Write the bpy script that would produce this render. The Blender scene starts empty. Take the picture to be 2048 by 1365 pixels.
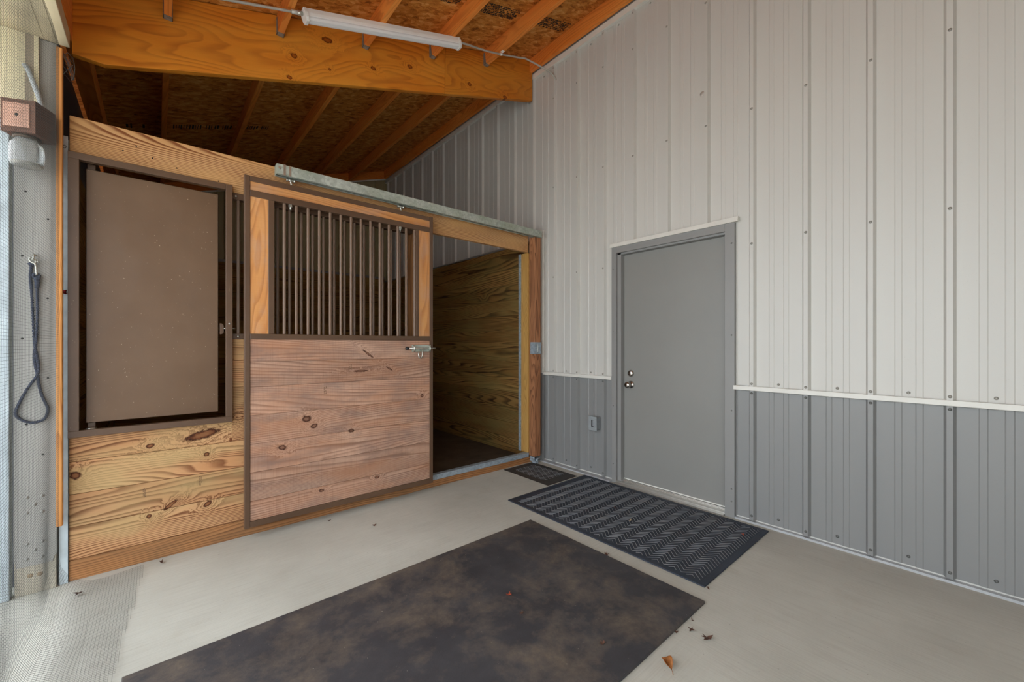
import bpy, bmesh, math, random
from mathutils import Vector, Matrix
random.seed(7)
C = bpy.context.scene.collection
D = bpy.data

# ------------------------------------------------------------------ camera
W, H = 2048, 1365
F = 818.0
TH = math.atan(710 / 818.0)
cam_d = D.cameras.new('camera')
cam_d.sensor_width = 36.0
cam_d.lens = F / W * 36.0
cam_d.shift_y = 7.5 / W
cam_d.clip_start = 0.02
cam = D.objects.new('camera', cam_d)
C.objects.link(cam)
cam.location = (0, 0, 1.26)
cam.rotation_euler = (math.pi / 2, 0, -TH)
bpy.context.scene.camera = cam

# ------------------------------------------------------------------ colour
def lin(r, g, b):
    f = lambda c: (c / 12.92 if c <= .04045 else ((c + .055) / 1.055) ** 2.4)
    return (f(r / 255), f(g / 255), f(b / 255), 1.0)

# ------------------------------------------------------------------ node helper
class N:
    def __init__(s, name):
        s.m = D.materials.new(name)
        s.m.use_nodes = True
        s.t = s.m.node_tree
        s.n = s.t.nodes
        s.n.clear()
        s.out = s.n.new('ShaderNodeOutputMaterial')
        s.b = s.n.new('ShaderNodeBsdfPrincipled')
        s.link(s.b.outputs[0], s.out.inputs[0])
    def link(s, a, b):
        s.t.links.new(a, b)
    def put(s, sock, v):
        if v is None:
            return
        if isinstance(v, bpy.types.NodeSocket):
            s.link(v, sock)
        else:
            sock.default_value = v
    def math(s, op, a, b=None, c=None, clamp=False):
        n = s.n.new('ShaderNodeMath'); n.operation = op; n.use_clamp = clamp
        for i, v in enumerate((a, b, c)):
            s.put(n.inputs[i], v)
        return n.outputs[0]
    def vmath(s, op, a, b=None):
        n = s.n.new('ShaderNodeVectorMath'); n.operation = op
        s.put(n.inputs[0], a); s.put(n.inputs[1], b)
        return n.outputs[0]
    def comb(s, x, y, z=0.0):
        n = s.n.new('ShaderNodeCombineXYZ')
        s.put(n.inputs[0], x); s.put(n.inputs[1], y); s.put(n.inputs[2], z)
        return n.outputs[0]
    def sep(s, v):
        n = s.n.new('ShaderNodeSeparateXYZ'); s.link(v, n.inputs[0])
        return n.outputs
    def noise(s, vec, scale=1.0, detail=2.0, rough=.5, dist=0.0, col=False):
        n = s.n.new('ShaderNodeTexNoise')
        s.put(n.inputs['Vector'], vec)
        n.inputs['Scale'].default_value = scale
        n.inputs['Detail'].default_value = detail
        n.inputs['Roughness'].default_value = rough
        n.inputs['Distortion'].default_value = dist
        return n.outputs['Color' if col else 'Fac']
    def voro(s, vec, scale=1.0, feature='F1', rnd=1.0):
        n = s.n.new('ShaderNodeTexVoronoi'); n.feature = feature
        s.put(n.inputs['Vector'], vec)
        n.inputs['Scale'].default_value = scale
        n.inputs['Randomness'].default_value = rnd
        return n.outputs
    def ramp(s, fac, stops, interp='LINEAR'):
        n = s.n.new('ShaderNodeValToRGB')
        n.color_ramp.interpolation = interp
        e = n.color_ramp.elements
        while len(e) < len(stops):
            e.new(.5)
        for el, (p, c) in zip(e, stops):
            el.position = p
            el.color = c if len(c) == 4 else (*c, 1)
        s.put(n.inputs[0], fac)
        return n.outputs[0]
    def step(s, fac, a, b):
        return s.ramp(fac, [(a, (0, 0, 0)), (b, (1, 1, 1))])
    def mix(s, fac, a, b, mode='MIX'):
        n = s.n.new('ShaderNodeMix'); n.data_type = 'RGBA'; n.blend_type = mode
        s.put(n.inputs[0], fac); s.put(n.inputs[6], a); s.put(n.inputs[7], b)
        return n.outputs[2]
    def obj(s):
        return s.n.new('ShaderNodeTexCoord').outputs['Object']
    def pos(s):
        return s.n.new('ShaderNodeNewGeometry').outputs['Position']
    def uv(s):
        return s.n.new('ShaderNodeTexCoord').outputs['UV']
    def attr(s, name):
        n = s.n.new('ShaderNodeAttribute'); n.attribute_name = name
        return n.outputs['Fac']
    def bump(s, h, strength=.3, dist=.002):
        n = s.n.new('ShaderNodeBump')
        n.inputs['Strength'].default_value = strength
        n.inputs['Distance'].default_value = dist
        s.put(n.inputs['Height'], h)
        s.link(n.outputs[0], s.b.inputs['Normal'])
    def set(s, col=None, rough=None, metal=None, spec=None):
        s.put(s.b.inputs['Base Color'], col)
        s.put(s.b.inputs['Roughness'], rough)
        s.put(s.b.inputs['Metallic'], metal)
        s.put(s.b.inputs['Specular IOR Level'], spec)
        return s.m

def plain(name, col, rough=.5, metal=0.0, var=.06, scale=6.0, spec=.5, bump=0.0, bscale=40):
    k = N(name)
    nz = k.noise(k.obj(), scale, 4, .6)
    d = tuple(c * (1 - 2.2 * var) for c in col[:3]) + (1,)
    l = tuple(min(1, c * (1 + 1.2 * var)) for c in col[:3]) + (1,)
    c = k.ramp(nz, [(.3, d), (.7, l)])
    if bump:
        k.bump(k.noise(k.obj(), bscale, 5, .6), bump, .002)
    return k.set(c, rough, metal, spec)

def wood(name, light, mid, dark, tint=None, rings=13.0, knots=(), knot_axes='xz', rnd_knots=.55,
         weather=None, weather_amt=.0, rough=.65, contrast=1.0, saw=0.0, tonevar=.35, warp=.5, cath=1.9):
    """flat-sawn softwood: contour lines of a stretched noise field, knots and fibre"""
    k = N(name)
    u, v, _ = k.sep(k.uv())
    tone = k.attr('tone')
    # slow field whose contour lines make the cathedral figure
    f1 = k.noise(k.comb(k.math('MULTIPLY', u, warp), k.math('MULTIPLY', v, 4.2)), 1.0, 1.5, .45)
    h = k.math('MULTIPLY_ADD', f1, rings * cath, k.math('MULTIPLY', v, rings * 2.0))
    f2 = k.noise(k.comb(k.math('MULTIPLY', u, 3.0), k.math('MULTIPLY', v, 16.0)), 1.0, 3.0, .55)
    h = k.math('MULTIPLY_ADD', f2, .38, h)
    knot = None
    # scattered knots
    if rnd_knots > 0:
        vo = k.voro(k.comb(k.math('MULTIPLY', u, 1.15), k.math('MULTIPLY', v, 2.3)), 1.5)
        cr = k.sep(vo['Color'])
        on = k.math('GREATER_THAN', cr[0], 1 - rnd_knots)
        dd = k.math('DIVIDE', vo['Distance'], k.math('MULTIPLY_ADD', cr[1], .05, .055))
        g = k.math('MULTIPLY', k.math('POWER', 2.718, k.math('MULTIPLY', k.math('MULTIPLY', dd, dd), -.55)), on)
        h = k.math('MULTIPLY_ADD', g, 3.4, h)
        knot = k.math('MULTIPLY', k.math('POWER', 2.718, k.math('MULTIPLY', k.math('MULTIPLY', dd, dd), -4.5)), on)
    if knots:
        px, py, pz = k.sep(k.pos())
        a = {'x': px, 'y': py, 'z': pz}
        ca, cb = a[knot_axes[0]], a[knot_axes[1]]
        wob = k.noise(k.pos(), 52, 3, .6)
        for (ka, kb, ra, rb, slope) in knots:
            da = k.math('SUBTRACT', ca, ka)
            db = k.math('SUBTRACT', k.math('SUBTRACT', cb, kb), k.math('MULTIPLY', da, slope))
            qa = k.math('DIVIDE', da, ra); qb = k.math('DIVIDE', db, rb)
            r2 = k.math('ADD', k.math('MULTIPLY', qa, qa), k.math('MULTIPLY', qb, qb))
            r2 = k.math('MULTIPLY', r2, k.math('MULTIPLY_ADD', wob, 2.6, -.2))
            g = k.math('POWER', 2.718, k.math('MULTIPLY', r2, -.16))
            h = k.math('MULTIPLY_ADD', g, 3.2, h)
            kk = k.math('POWER', 2.718, k.math('MULTIPLY', r2, -1.1))
            knot = kk if knot is None else k.math('MAXIMUM', knot, kk)
    saw_ = k.math('FRACT', h)
    ring = k.ramp(saw_, [(0, (.04,) * 3), (.42, (.14,) * 3), (.74, (.85,) * 3), (.88, (1,) * 3), (.95, (.4,) * 3), (1, (.04,) * 3)])
    fib = k.noise(k.comb(k.math('MULTIPLY', u, 7.0), k.math('MULTIPLY', v, 330.0)), 1.0, 2, .6)
    big = k.noise(k.comb(k.math('MULTIPLY', u, 1.3), k.math('MULTIPLY', v, 5.0)), 1.0, 3, .6)
    base = k.mix(k.step(big, .3, .72), light, mid)
    ringf = k.math('MULTIPLY', ring, k.math('MULTIPLY_ADD', k.noise(k.comb(u, k.math('MULTIPLY', v, 8.0)), 1.7, 2), 1.1 * contrast, .12 * contrast), clamp=True)
    col = k.mix(ringf, base, dark)
    if tint is not None:
        col = k.mix(k.math('MULTIPLY', k.step(k.noise(k.comb(k.math('MULTIPLY', u, .9), k.math('MULTIPLY', v, 3.0), 3.7), 1.6, 3, .6), .42, .66), .62), col, tint)
    col = k.mix(k.math('MULTIPLY_ADD', fib, .5, -.08, clamp=True), col, k.mix(.55, col, dark))
    if weather is not None:
        wn = k.noise(k.comb(k.math('MULTIPLY', u, 2.2), k.math('MULTIPLY', v, 6.0), 9.1), 1.5, 5, .65)
        col = k.mix(k.math('MULTIPLY', k.step(wn, .45, .7), weather_amt), col, weather)
    if saw:
        sw = k.noise(k.comb(k.math('MULTIPLY', u, 150.0), k.math('MULTIPLY', v, 4.0)), 1.0, 2, .5)
        col = k.mix(k.math('MULTIPLY', k.step(sw, .5, .75), saw), col, k.mix(.5, col, dark))
    # board to board
    tv = k.math('MULTIPLY_ADD', tone, tonevar, 1 - tonevar * .5)
    col = k.mix(1.0, col, k.comb(tv, tv, tv), 'MULTIPLY')
    if knot is not None:
        kd = tuple(c * .28 for c in dark[:3]) + (1,)
        kc = tuple(a * .55 + b * .4 for a, b in zip(dark[:3], mid[:3])) + (1,)
        kcol = k.ramp(knot, [(.18, dark), (.36, kd), (.56, dark), (.85, kc)])
        col = k.mix(k.step(knot, .10, .34), col, k.mix(k.math('MULTIPLY', fib, .5), kcol, kd))
    k.bump(k.math('ADD', k.math('MULTIPLY', ring, -.6), fib), .25, .0012)
    return k.set(col, rough, 0.0, .25)

# ------------------------------------------------------------------ mesh builder
class MB:
    def __init__(s):
        s.v = []; s.f = []; s.uv = []; s.tone = []; s.sm = []
    def quadset(s, verts, faces, ax=0, tone=None, smooth=False, uvoff=None):
        o = len(s.v)
        s.v += [Vector(p) for p in verts]
        t = random.random() if tone is None else tone
        ou, ov = uvoff if uvoff else (random.uniform(0, 60), random.uniform(0, 60))
        for f in faces:
            ps = [Vector(verts[i]) for i in f]
            n = Vector((0, 0, 0))
            for i in range(len(ps)):
                a, b = ps[i], ps[(i + 1) % len(ps)]
                n += a.cross(b)
            na = max(range(3), key=lambda i: abs(n[i]))
            if na == ax:
                i1, i2 = [i for i in range(3) if i != ax]
            else:
                i1 = ax
                i2 = [i for i in range(3) if i not in (ax, na)][0]
            s.f.append([o + i for i in f])
            s.uv.append([(p[i1] + ou, p[i2] + ov + (na * .37)) for p in ps])
            s.tone.append(t); s.sm.append(smooth)
        return s
    def box(s, x0, x1, y0, y1, z0, z1, ax=0, tone=None, M=None):
        vs = [(x, y, z) for z in (z0, z1) for y in (y0, y1) for x in (x0, x1)]
        fs = [(0, 2, 3, 1), (4, 5, 7, 6), (0, 1, 5, 4), (2, 6, 7, 3), (0, 4, 6, 2), (1, 3, 7, 5)]
        if M is not None:
            k = len(s.v)
            s.quadset(vs, fs, ax, tone)
            for i in range(k, len(s.v)):
                s.v[i] = M @ s.v[i]
            return s
        return s.quadset(vs, fs, ax, tone)
    def prism(s, poly, vec, ax=0, tone=None, smooth=False):
        n = len(poly); vec = Vector(vec)
        vs = [Vector(p) for p in poly] + [Vector(p) + vec for p in poly]
        fs = [tuple(range(n))[::-1], tuple(range(n, 2 * n))]
        fs += [(i, (i + 1) % n, n + (i + 1) % n, n + i) for i in range(n)]
        return s.quadset(vs, fs, ax, tone, smooth)
    def tube(s, pts, r, n=8, caps=True, closed=False, tone=None, smooth=True):
        pts = [Vector(p) for p in pts]
        m = len(pts); vs = []; fs = []
        up = None
        for i, p in enumerate(pts):
            if closed:
                d = pts[(i + 1) % m] - pts[i - 1]
            else:
                d = pts[min(i + 1, m - 1)] - pts[max(i - 1, 0)]
            d.normalize()
            if up is None:
                up = Vector((0, 0, 1)) if abs(d.z) < .9 else Vector((0, 1, 0))
            a = d.cross(up)
            if a.length < 1e-5:
                a = d.orthogonal()
            a.normalize(); b = a.cross(d).normalized()
            up = b
            rr = r[i] if isinstance(r, (list, tuple)) else r
            for j in range(n):
                t = 2 * math.pi * j / n
                vs.append(p + a * (rr * math.cos(t)) + b * (rr * math.sin(t)))
        for i in range(m if closed else m - 1):
            k = (i + 1) % m
            for j in range(n):
                fs.append((i * n + j, k * n + j, k * n + (j + 1) % n, i * n + (j + 1) % n))
        if caps and not closed:
            fs.append(tuple(range(n))[::-1] if True else ())
            fs.append(tuple(range((m - 1) * n, m * n)))
        # recalc normals on build
        return s.quadset(vs, fs, 0, tone, smooth)
    def lathe(s, c, axis, prof, n=20, smooth=True):
        """prof: list of (radius, distance along axis)"""
        c = Vector(c); axis = Vector(axis).normalized()
        a = axis.orthogonal().normalized(); b = axis.cross(a)
        vs = []; fs = []
        for (r, d) in prof:
            for j in range(n):
                t = 2 * math.pi * j / n
                vs.append(c + axis * d + (a * math.cos(t) + b * math.sin(t)) * max(r, 1e-5))
        for i in range(len(prof) - 1):
            for j in range(n):
                fs.append((i * n + j, i * n + (j + 1) % n, (i + 1) * n + (j + 1) % n, (i + 1) * n + j))
        fs.append(tuple(range(n))[::-1])
        fs.append(tuple(range((len(prof) - 1) * n, len(prof) * n)))
        return s.quadset(vs, fs, 0, .5, smooth)
    def build(s, name, mat, parent=None, base=None, bevel=0.0, flat=False):
        me = D.meshes.new(name)
        if parent is not None:
            base = Vector(parent['_base'])
        elif base is None:
            lo = [min(p[i] for p in s.v) for i in range(3)]
            hi = [max(p[i] for p in s.v) for i in range(3)]
            base = Vector(((lo[0] + hi[0]) / 2, (lo[1] + hi[1]) / 2, lo[2]))
        else:
            base = Vector(base)
        me.from_pydata([p - base for p in s.v], [], s.f)
        uvl = me.uv_layers.new(name='UVMap')
        i = 0
        for f in s.uv:
            for c in f:
                uvl.data[i].uv = c; i += 1
        at = me.attributes.new('tone', 'FLOAT', 'FACE')
        at.data.foreach_set('value', s.tone)
        me.polygons.foreach_set('use_smooth', [x and not flat for x in s.sm])
        bm = bmesh.new(); bm.from_mesh(me)
        bmesh.ops.recalc_face_normals(bm, faces=bm.faces)
        bm.to_mesh(me); bm.free()
        me.materials.append(mat)
        me.update()
        o = D.objects.new(name, me); C.objects.link(o)
        if parent is not None:
            o.parent = parent
        else:
            o.location = base
        o['_base'] = tuple(base)
        if bevel:
            md = o.modifiers.new('edge', 'BEVEL'); md.width = bevel; md.segments = 2
            md.limit_method = 'ANGLE'; md.angle_limit = math.radians(50)
        return o

def tag(o, label, cat, group=None, kind=None):
    o['label'] = label; o['category'] = cat
    if group: o['group'] = group
    if kind: o['kind'] = kind
    return o

def thing(name, loc, label, cat, group=None):
    o = D.objects.new(name, None); C.objects.link(o)
    o.empty_display_size = .05
    o.location = loc; o['_base'] = tuple(loc)
    return tag(o, label, cat, group)

def structure(o):
    o['kind'] = 'structure'
    return o

def copy_part(o, off):
    c = o.copy(); C.objects.link(c); c.parent = o.parent
    c.location = o.location + Vector(off)
    return c

# ------------------------------------------------------------------ materials
m_wall = None
def metal_panel(name, col, rough, dirt):
    k = N(name)
    p = k.pos()
    x, y, z = k.sep(p)
    n1 = k.noise(k.comb(x, k.math('MULTIPLY', y, 3.0), k.math('MULTIPLY', z, .7)), 1.6, 4, .55)
    c = k.ramp(n1, [(.3, tuple(a * (1 - dirt) for a in col[:3])), (.7, col)])
    sp = k.noise(p, 260, 1, .5)
    c = k.mix(k.math('MULTIPLY', k.step(sp, .74, .8), .22), c, lin(120, 110, 95))
    n2 = k.noise(k.comb(x, k.math('MULTIPLY', y, 2.0), k.math('MULTIPLY', z, 1.0)), 3.0, 2, .5)
    k.bump(n2, .02, .004)
    return k.set(c, rough, 0.0, .5)
m_wall = metal_panel('cream_metal', lin(206, 205, 199), .42, .015)
m_wains = metal_panel('grey_metal', lin(139, 140, 139), .38, .03)
m_backmetal = metal_panel('back_wall_metal', lin(178, 166, 128), .45, .05)  # cream panel with its shade put into a darker, yellower colour
m_leftmetal = metal_panel('left_wall_metal', lin(70, 74, 82), .5, .05)
m_trimcream = plain('cream_trim', lin(226, 225, 217), .4, var=.03)
m_door = plain('grey_door_paint', lin(140, 140, 136), .42, var=.02, scale=2)
m_doorframe = plain('grey_frame_paint', lin(143, 143, 141), .42, var=.02, scale=2)
m_screw = plain('painted_screw', lin(170, 168, 160), .45, .3, var=.05)
m_screwg = plain('grey_screw', lin(120, 122, 120), .45, .3, var=.05)
m_nickel = plain('satin_nickel', lin(190, 186, 180), .25, 1.0, var=.03)
m_alu = plain('aluminium', lin(200, 198, 192), .35, .8, var=.05)
m_dark = plain('dark_gap', lin(24, 22, 20), .8, var=.05)
m_black = plain('black_plastic', lin(28, 28, 30), .5, var=.05)
m_outlet = plain('outlet_grey', lin(150, 156, 158), .45, var=.05, scale=30)
m_white = plain('white_enamel', lin(240, 239, 236), .35, var=.02)
m_inkwhite = plain('white_plastic', lin(235, 235, 230), .4, var=.02)

def galv(name, col, green=.0):
    k = N(name)
    o = k.pos()
    vo = k.voro(o, 55)
    sp = k.sep(vo['Color'])
    n = k.noise(o, 9, 5, .65)
    f = k.math('ADD', k.math('MULTIPLY', sp[0], .35), k.math('MULTIPLY', n, .65))
    a = tuple(x * .62 for x in col[:3]) + (1,)
    c = k.ramp(f, [(.25, a), (.75, col)])
    if green:
        g = k.step(k.noise(o, 5, 4, .6), .45, .7)
        c = k.mix(k.math('MULTIPLY', g, green), c, lin(128, 140, 112))
    sl = k.step(k.noise(o, 130, 2, .6), .66, .74)
    c = k.mix(k.math('MULTIPLY', sl, .35), c, lin(70, 78, 88))
    return k.set(c, .5, .2, .4)
m_galv = galv('galvanised_steel', lin(176, 190, 200))
m_galvpale = plain('pale_galvanised', lin(196, 208, 214), .45, .15, var=.10, scale=9)
m_track = galv('galvanised_track', lin(200, 208, 198), .5)
m_zinc = plain('zinc_bolt', lin(205, 205, 196), .3, .85, var=.08, scale=40)
m_basetrim = plain('base_flashing', lin(190, 193, 196), .45, .2, var=.06, scale=12)
m_conduit = plain('conduit_steel', lin(192, 190, 182), .4, .25, var=.08)
m_hanger = galv('joist_hanger_steel', lin(150, 145, 135))

def brown_steel():
    k = N('brown_powder_steel')
    o = k.pos()
    n = k.noise(o, 2.5, 4, .6)
    c = k.ramp(n, [(.3, lin(88, 65, 48)), (.7, lin(101, 76, 57))])
    sc = k.noise(k.vmath('MULTIPLY', o, (60, 60, 9)), 1, 3, .6)
    c = k.mix(k.math('MULTIPLY', k.step(sc, .70, .78), .35), c, lin(170, 140, 110))
    sp = k.noise(o, 210, 1, .5)
    c = k.mix(k.math('MULTIPLY', k.step(sp, .76, .8), .5), c, lin(205, 185, 150))
    k.bump(k.noise(o, 300, 2), .05, .0005)
    return k.set(c, .38, 0.0, .5)
m_brown = brown_steel()
def brown_sheet():
    k = N('brown_sheet_steel')
    o = k.pos()
    n = k.noise(o, 2.2, 4, .6)
    c = k.ramp(n, [(.3, lin(105, 79, 57)), (.7, lin(117, 90, 67))])
    sc = k.noise(k.vmath('MULTIPLY', o, (38, 38, 7)), 1, 4, .7)
    c = k.mix(k.math('MULTIPLY', k.step(sc, .68, .8), .28), c, lin(165, 135, 108))
    sp = k.noise(o, 120, 1, .5)
    c = k.mix(k.math('MULTIPLY', k.step(sp, .77, .8), .6), c, lin(225, 205, 175))
    k.bump(k.noise(k.vmath('MULTIPLY', o, (1, 1, .8)), 4.0, 2), .55, .012)
    return k.set(c, .40, 0.0, .5)
m_sheet = brown_sheet()
m_bar = plain('brown_bar_steel', lin(122, 98, 80), .32, var=.03, scale=3)

# woods
m_wallwood = wood('treated_planks', lin(222, 176, 128), lin(202, 144, 96), lin(112, 62, 34), tint=lin(200, 174, 122),
                  rings=25, rnd_knots=.25, contrast=1.4, cath=1.15, warp=.45, tonevar=.18,
                  knots=[(-.03, .67, .017, .012, .05), (.215, .70, .075, .024, .22), (.235, .575, .014, .012, 0),
                         (-.035, .262, .011, .01, 0), (.24, .262, .02, .014, .3), (.06, .30, .03, .012, .7), (-.33, .56, .02, .02, 0)])
m_doorwood = wood('weathered_planks', lin(216, 180, 156), lin(198, 152, 126), lin(108, 68, 50), tint=lin(182, 128, 94),
                  rings=30, rnd_knots=.15, weather=lin(136, 112, 102), weather_amt=.75, contrast=.95, saw=.42, tonevar=.2, cath=.75, warp=.35,
                  knots=[(.79, .74, .025, .020, 0), (.84, .685, .022, .014, .1), (1.10, .615, .022, .012, 0), (.64, .565, .025, .015, -.1),
                         (1.23, 1.19, .035, .008, -.75), (1.30, .225, .016, .012, 0), (.89, .215, .016, .01, 0), (1.40, 1.07, .025, .007, -.6),
                         (1.17, 1.06, .05, .007, 0), (1.69, .83, .012, .012, 0)])
m_headwood = wood('header_planks', lin(228, 186, 136), lin(212, 162, 106), lin(130, 76, 40), tint=lin(220, 172, 112),
                  rings=40, rnd_knots=.05, contrast=1.75, tonevar=.1, warp=.4, cath=.7)
m_stripwood = wood('stained_strips', lin(228, 172, 112), lin(214, 148, 86), lin(160, 92, 48), rings=12, rnd_knots=.35,
                   weather=lin(196, 170, 152), weather_amt=.45, contrast=.7, saw=.15)
m_jamb = wood('brown_jamb', lin(212, 150, 106), lin(184, 124, 84), lin(92, 58, 42), rings=26, rnd_knots=.1, contrast=1.0)
m_jamb2 = wood('olive_jamb', lin(206, 164, 96), lin(190, 146, 80), lin(140, 100, 50), rings=24, rnd_knots=.1, contrast=.6)
m_lining = wood('stall_lining', lin(184, 144, 84), lin(156, 114, 60), lin(58, 32, 16), tint=lin(150, 134, 80), rings=22,
                rnd_knots=.4, contrast=1.3, tonevar=.45, cath=1.0, warp=.4)
m_beam = wood('veneer_beam', lin(232, 150, 48), lin(216, 128, 36), lin(156, 76, 20), tint=lin(228, 156, 58), rings=8,
              rnd_knots=.0, contrast=.8, tonevar=.12, warp=.9, rough=.5,
              knots=[(.75, 3.36, .020, .016, 0), (.98, 3.585, .034, .020, .2), (.72, 3.19, .016, .012, 0), (1.34, 3.53, .020, .013, 0),
                     (1.67, 3.69, .022, .015, 0), (2.30, 3.80, .020, .016, 0), (2.28, 3.55, .026, .018, 0), (2.75, 3.85, .022, .017, 0),
                     (1.0, 3.37, .0095, .009, 0), (2.38, 3.65, .012, .010, 0)])
m_purlin = wood('purlin_timber', lin(238, 156, 74), lin(228, 130, 50), lin(160, 74, 26), rings=12, rnd_knots=.5, contrast=.5, tonevar=.16)
m_batten = wood('cedar_batten', lin(222, 162, 98), lin(208, 142, 78), lin(150, 88, 42), rings=24, rnd_knots=.05, contrast=.8)
m_postwood = wood('weathered_post', lin(206, 200, 184), lin(190, 182, 164), lin(140, 128, 108), rings=14, rnd_knots=.05, contrast=.4)
m_trapwood = wood('dark_cedar', lin(120, 84, 66), lin(98, 66, 52), lin(60, 38, 32), rings=14, rnd_knots=.1, contrast=.7)
m_trapface = wood('pale_plug', lin(200, 158, 138), lin(186, 142, 120), lin(140, 96, 78), rings=18, rnd_knots=0, contrast=.6)
m_sill = wood('sill_timber', lin(196, 142, 92), lin(170, 116, 72), lin(96, 58, 34), rings=22, rnd_knots=.1, contrast=1.0, weather=lin(120, 92, 66), weather_amt=.6, cath=.8)

def osb():
    k = N('strand_board')
    p = k.pos()
    x, y, z = k.sep(p)
    base = None
    q = k.comb(x, y, 0)
    layers = []
    for i, (s1, sc) in enumerate(((1.0, 23.0), (1.7, 15.0))):
        vo = k.voro(k.vmath('ADD', k.vmath('MULTIPLY', q, (1.0, 2.0, 1)), (i * 3.3, i * 7.1, 0)), sc)
        cr = k.sep(vo['Color'])
        ang = k.math('MULTIPLY_ADD', cr[0], 2.0, -1.0)
        r = k.n.new('ShaderNodeVectorRotate'); r.rotation_type = 'Z_AXIS'
        k.link(q, r.inputs['Vector']); k.link(ang, r.inputs['Angle'])
        st = k.noise(k.vmath('MULTIPLY', r.outputs[0], (14, 130, 1)), 1.0, 3, .6)
        layers.append((cr[1], st))
    a = k.math('ADD', k.math('MULTIPLY', layers[0][0], .45), k.math('MULTIPLY', layers[0][1], .65))
    b = k.math('ADD', k.math('MULTIPLY', layers[1][0], .45), k.math('MULTIPLY', layers[1][1], .65))
    f = k.math('MULTIPLY', k.math('ADD', a, b), .5)
    c = k.ramp(f, [(.28, lin(104, 58, 20)), (.44, lin(182, 112, 44)), (.62, lin(212, 144, 66)), (.8, lin(232, 178, 108))])
    k.bump(f, .4, .003)
    return k.set(c, .7, 0, .2)
m_osb = osb()

def concrete():
    k = N('broom_concrete')
    p = k.pos()
    x, y, z = k.sep(p)
    n = k.noise(p, 1.3, 6, .62)
    c = k.ramp(n, [(.25, lin(176, 174, 164)), (.75, lin(204, 203, 193))])
    # brushed strokes run across the slab
    st = k.noise(k.comb(k.math('MULTIPLY', x, 4.0), k.math('MULTIPLY', y, 130.0)), 1.0, 3, .6)
    st2 = k.noise(k.comb(k.math('MULTIPLY', x, 120.0), k.math('MULTIPLY', y, 4.0)), 1.0, 3, .6)
    near = k.step(k.math('SUBTRACT', x, k.math('MULTIPLY', y, 1.0)), .6, 1.4)
    sm = k.math('ADD', k.math('MULTIPLY', st, k.math('SUBTRACT', 1.0, near)), k.math('MULTIPLY', st2, near))
    c = k.mix(k.math('MULTIPLY', k.step(sm, .45, .8), .32), c, lin(150, 144, 134))
    stain = k.noise(p, 3.4, 5, .7)
    c = k.mix(k.math('MULTIPLY', k.step(stain, .58, .78), .28), c, lin(164, 152, 132))
    sp = k.noise(p, 70, 2, .5)
    c = k.mix(k.math('MULTIPLY', k.step(sp, .72, .78), .45), c, lin(96, 84, 70))
    k.bump(k.math('ADD', sm, k.noise(p, 140, 3)), .22, .0015)
    return k.set(c, .8, 0, .25)
m_conc = concrete()

def rubber(name, a, b, dust, damt, rough=.6, scale=3.4):
    k = N(name)
    p = k.pos()
    n = k.noise(p, scale, 6, .66, .1)
    c = k.ramp(n, [(.3, a), (.7, b)])
    d = k.noise(k.vmath('ADD', p, (3, 8, 1)), scale * 1.0, 8, .72, .15)
    d2 = k.noise(p, 22, 4, .7)
    f = k.math('MULTIPLY', k.step(d, .46, .72), k.math('MULTIPLY_ADD', d2, .9, .15))
    c = k.mix(k.math('MULTIPLY', f, damt, clamp=True), c, dust)
    sc = k.noise(k.vmath('MULTIPLY', p, (46, 7, 1)), 1, 3, .6)
    c = k.mix(k.math('MULTIPLY', k.step(sc, .72, .8), .22), c, lin(126, 122, 120))
    sp = k.noise(p, 85, 2, .5)
    c = k.mix(k.math('MULTIPLY', k.step(sp, .76, .79), .7), c, lin(190, 184, 172))
    k.bump(k.noise(p, 160, 4, .65), .35, .0015)
    return k.set(c, rough, 0, .4)
m_rubber = rubber('stall_rubber', lin(50, 49, 53), lin(70, 69, 72), lin(132, 116, 98), 1.0)
m_chev = rubber('chevron_rubber', lin(40, 46, 57), lin(52, 60, 74), lin(88, 86, 84), .3, .5)
m_ridge = rubber('ridge_highlight', lin(84, 88, 96), lin(118, 119, 120), lin(150, 142, 132), .6, .5, 9)  # paler colour paints in the highlights along the mat ribs
m_mat2 = rubber('small_mat_rubber', lin(50, 48, 47), lin(62, 59, 56), lin(92, 82, 70), .6)
m_dirt = rubber('stall_floor_dirt', lin(66, 58, 50), lin(92, 80, 66), lin(120, 104, 84), .6, .9)

m_net = plain('dark_net_thread', lin(70, 72, 70), .7, var=.02)
m_post = plain('grey_tan_metal', lin(160, 158, 152), .45, var=.03, scale=3)
m_panel = plain('pale_cream_metal', lin(226, 214, 180), .45, var=.04, scale=3)
m_tan = plain('tan_strip', lin(160, 146, 126), .45, var=.03)
m_soffit = plain('beige_soffit', lin(206, 192, 160), .5, var=.06, scale=5)
def ropemat():
    k = N('navy_rope')
    u, v, _ = k.sep(k.uv())
    n = k.noise(k.obj(), 160, 3, .6)
    c = k.ramp(n, [(.3, lin(40, 44, 56)), (.7, lin(72, 78, 96))])
    return k.set(c, .85, 0, .2)
m_rope = ropemat()
m_red = plain('red_twine', lin(150, 40, 52), .8, var=.2, scale=200)
m_ink = plain('black_ink', lin(26, 20, 16), .8, var=.05)
m_fadeink = plain('faded_ink', lin(112, 84, 60), .8, var=.1)
m_leaf = plain('dry_leaf', lin(158, 98, 46), .6, var=.22, scale=40)
m_leaf2 = plain('dark_dry_leaf', lin(92, 62, 48), .7, var=.25, scale=60)
m_straw = plain('straw', lin(186, 166, 132), .7, var=.1, scale=60)
m_redleaf = plain('red_dry_leaf', lin(170, 72, 40), .6, var=.2, scale=60)
m_wire = plain('fine_wire', lin(120, 122, 122), .4, .6, var=.05)
m_gravel = plain('yard_gravel', lin(188, 187, 182), .9, var=.1, scale=.7)
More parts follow.
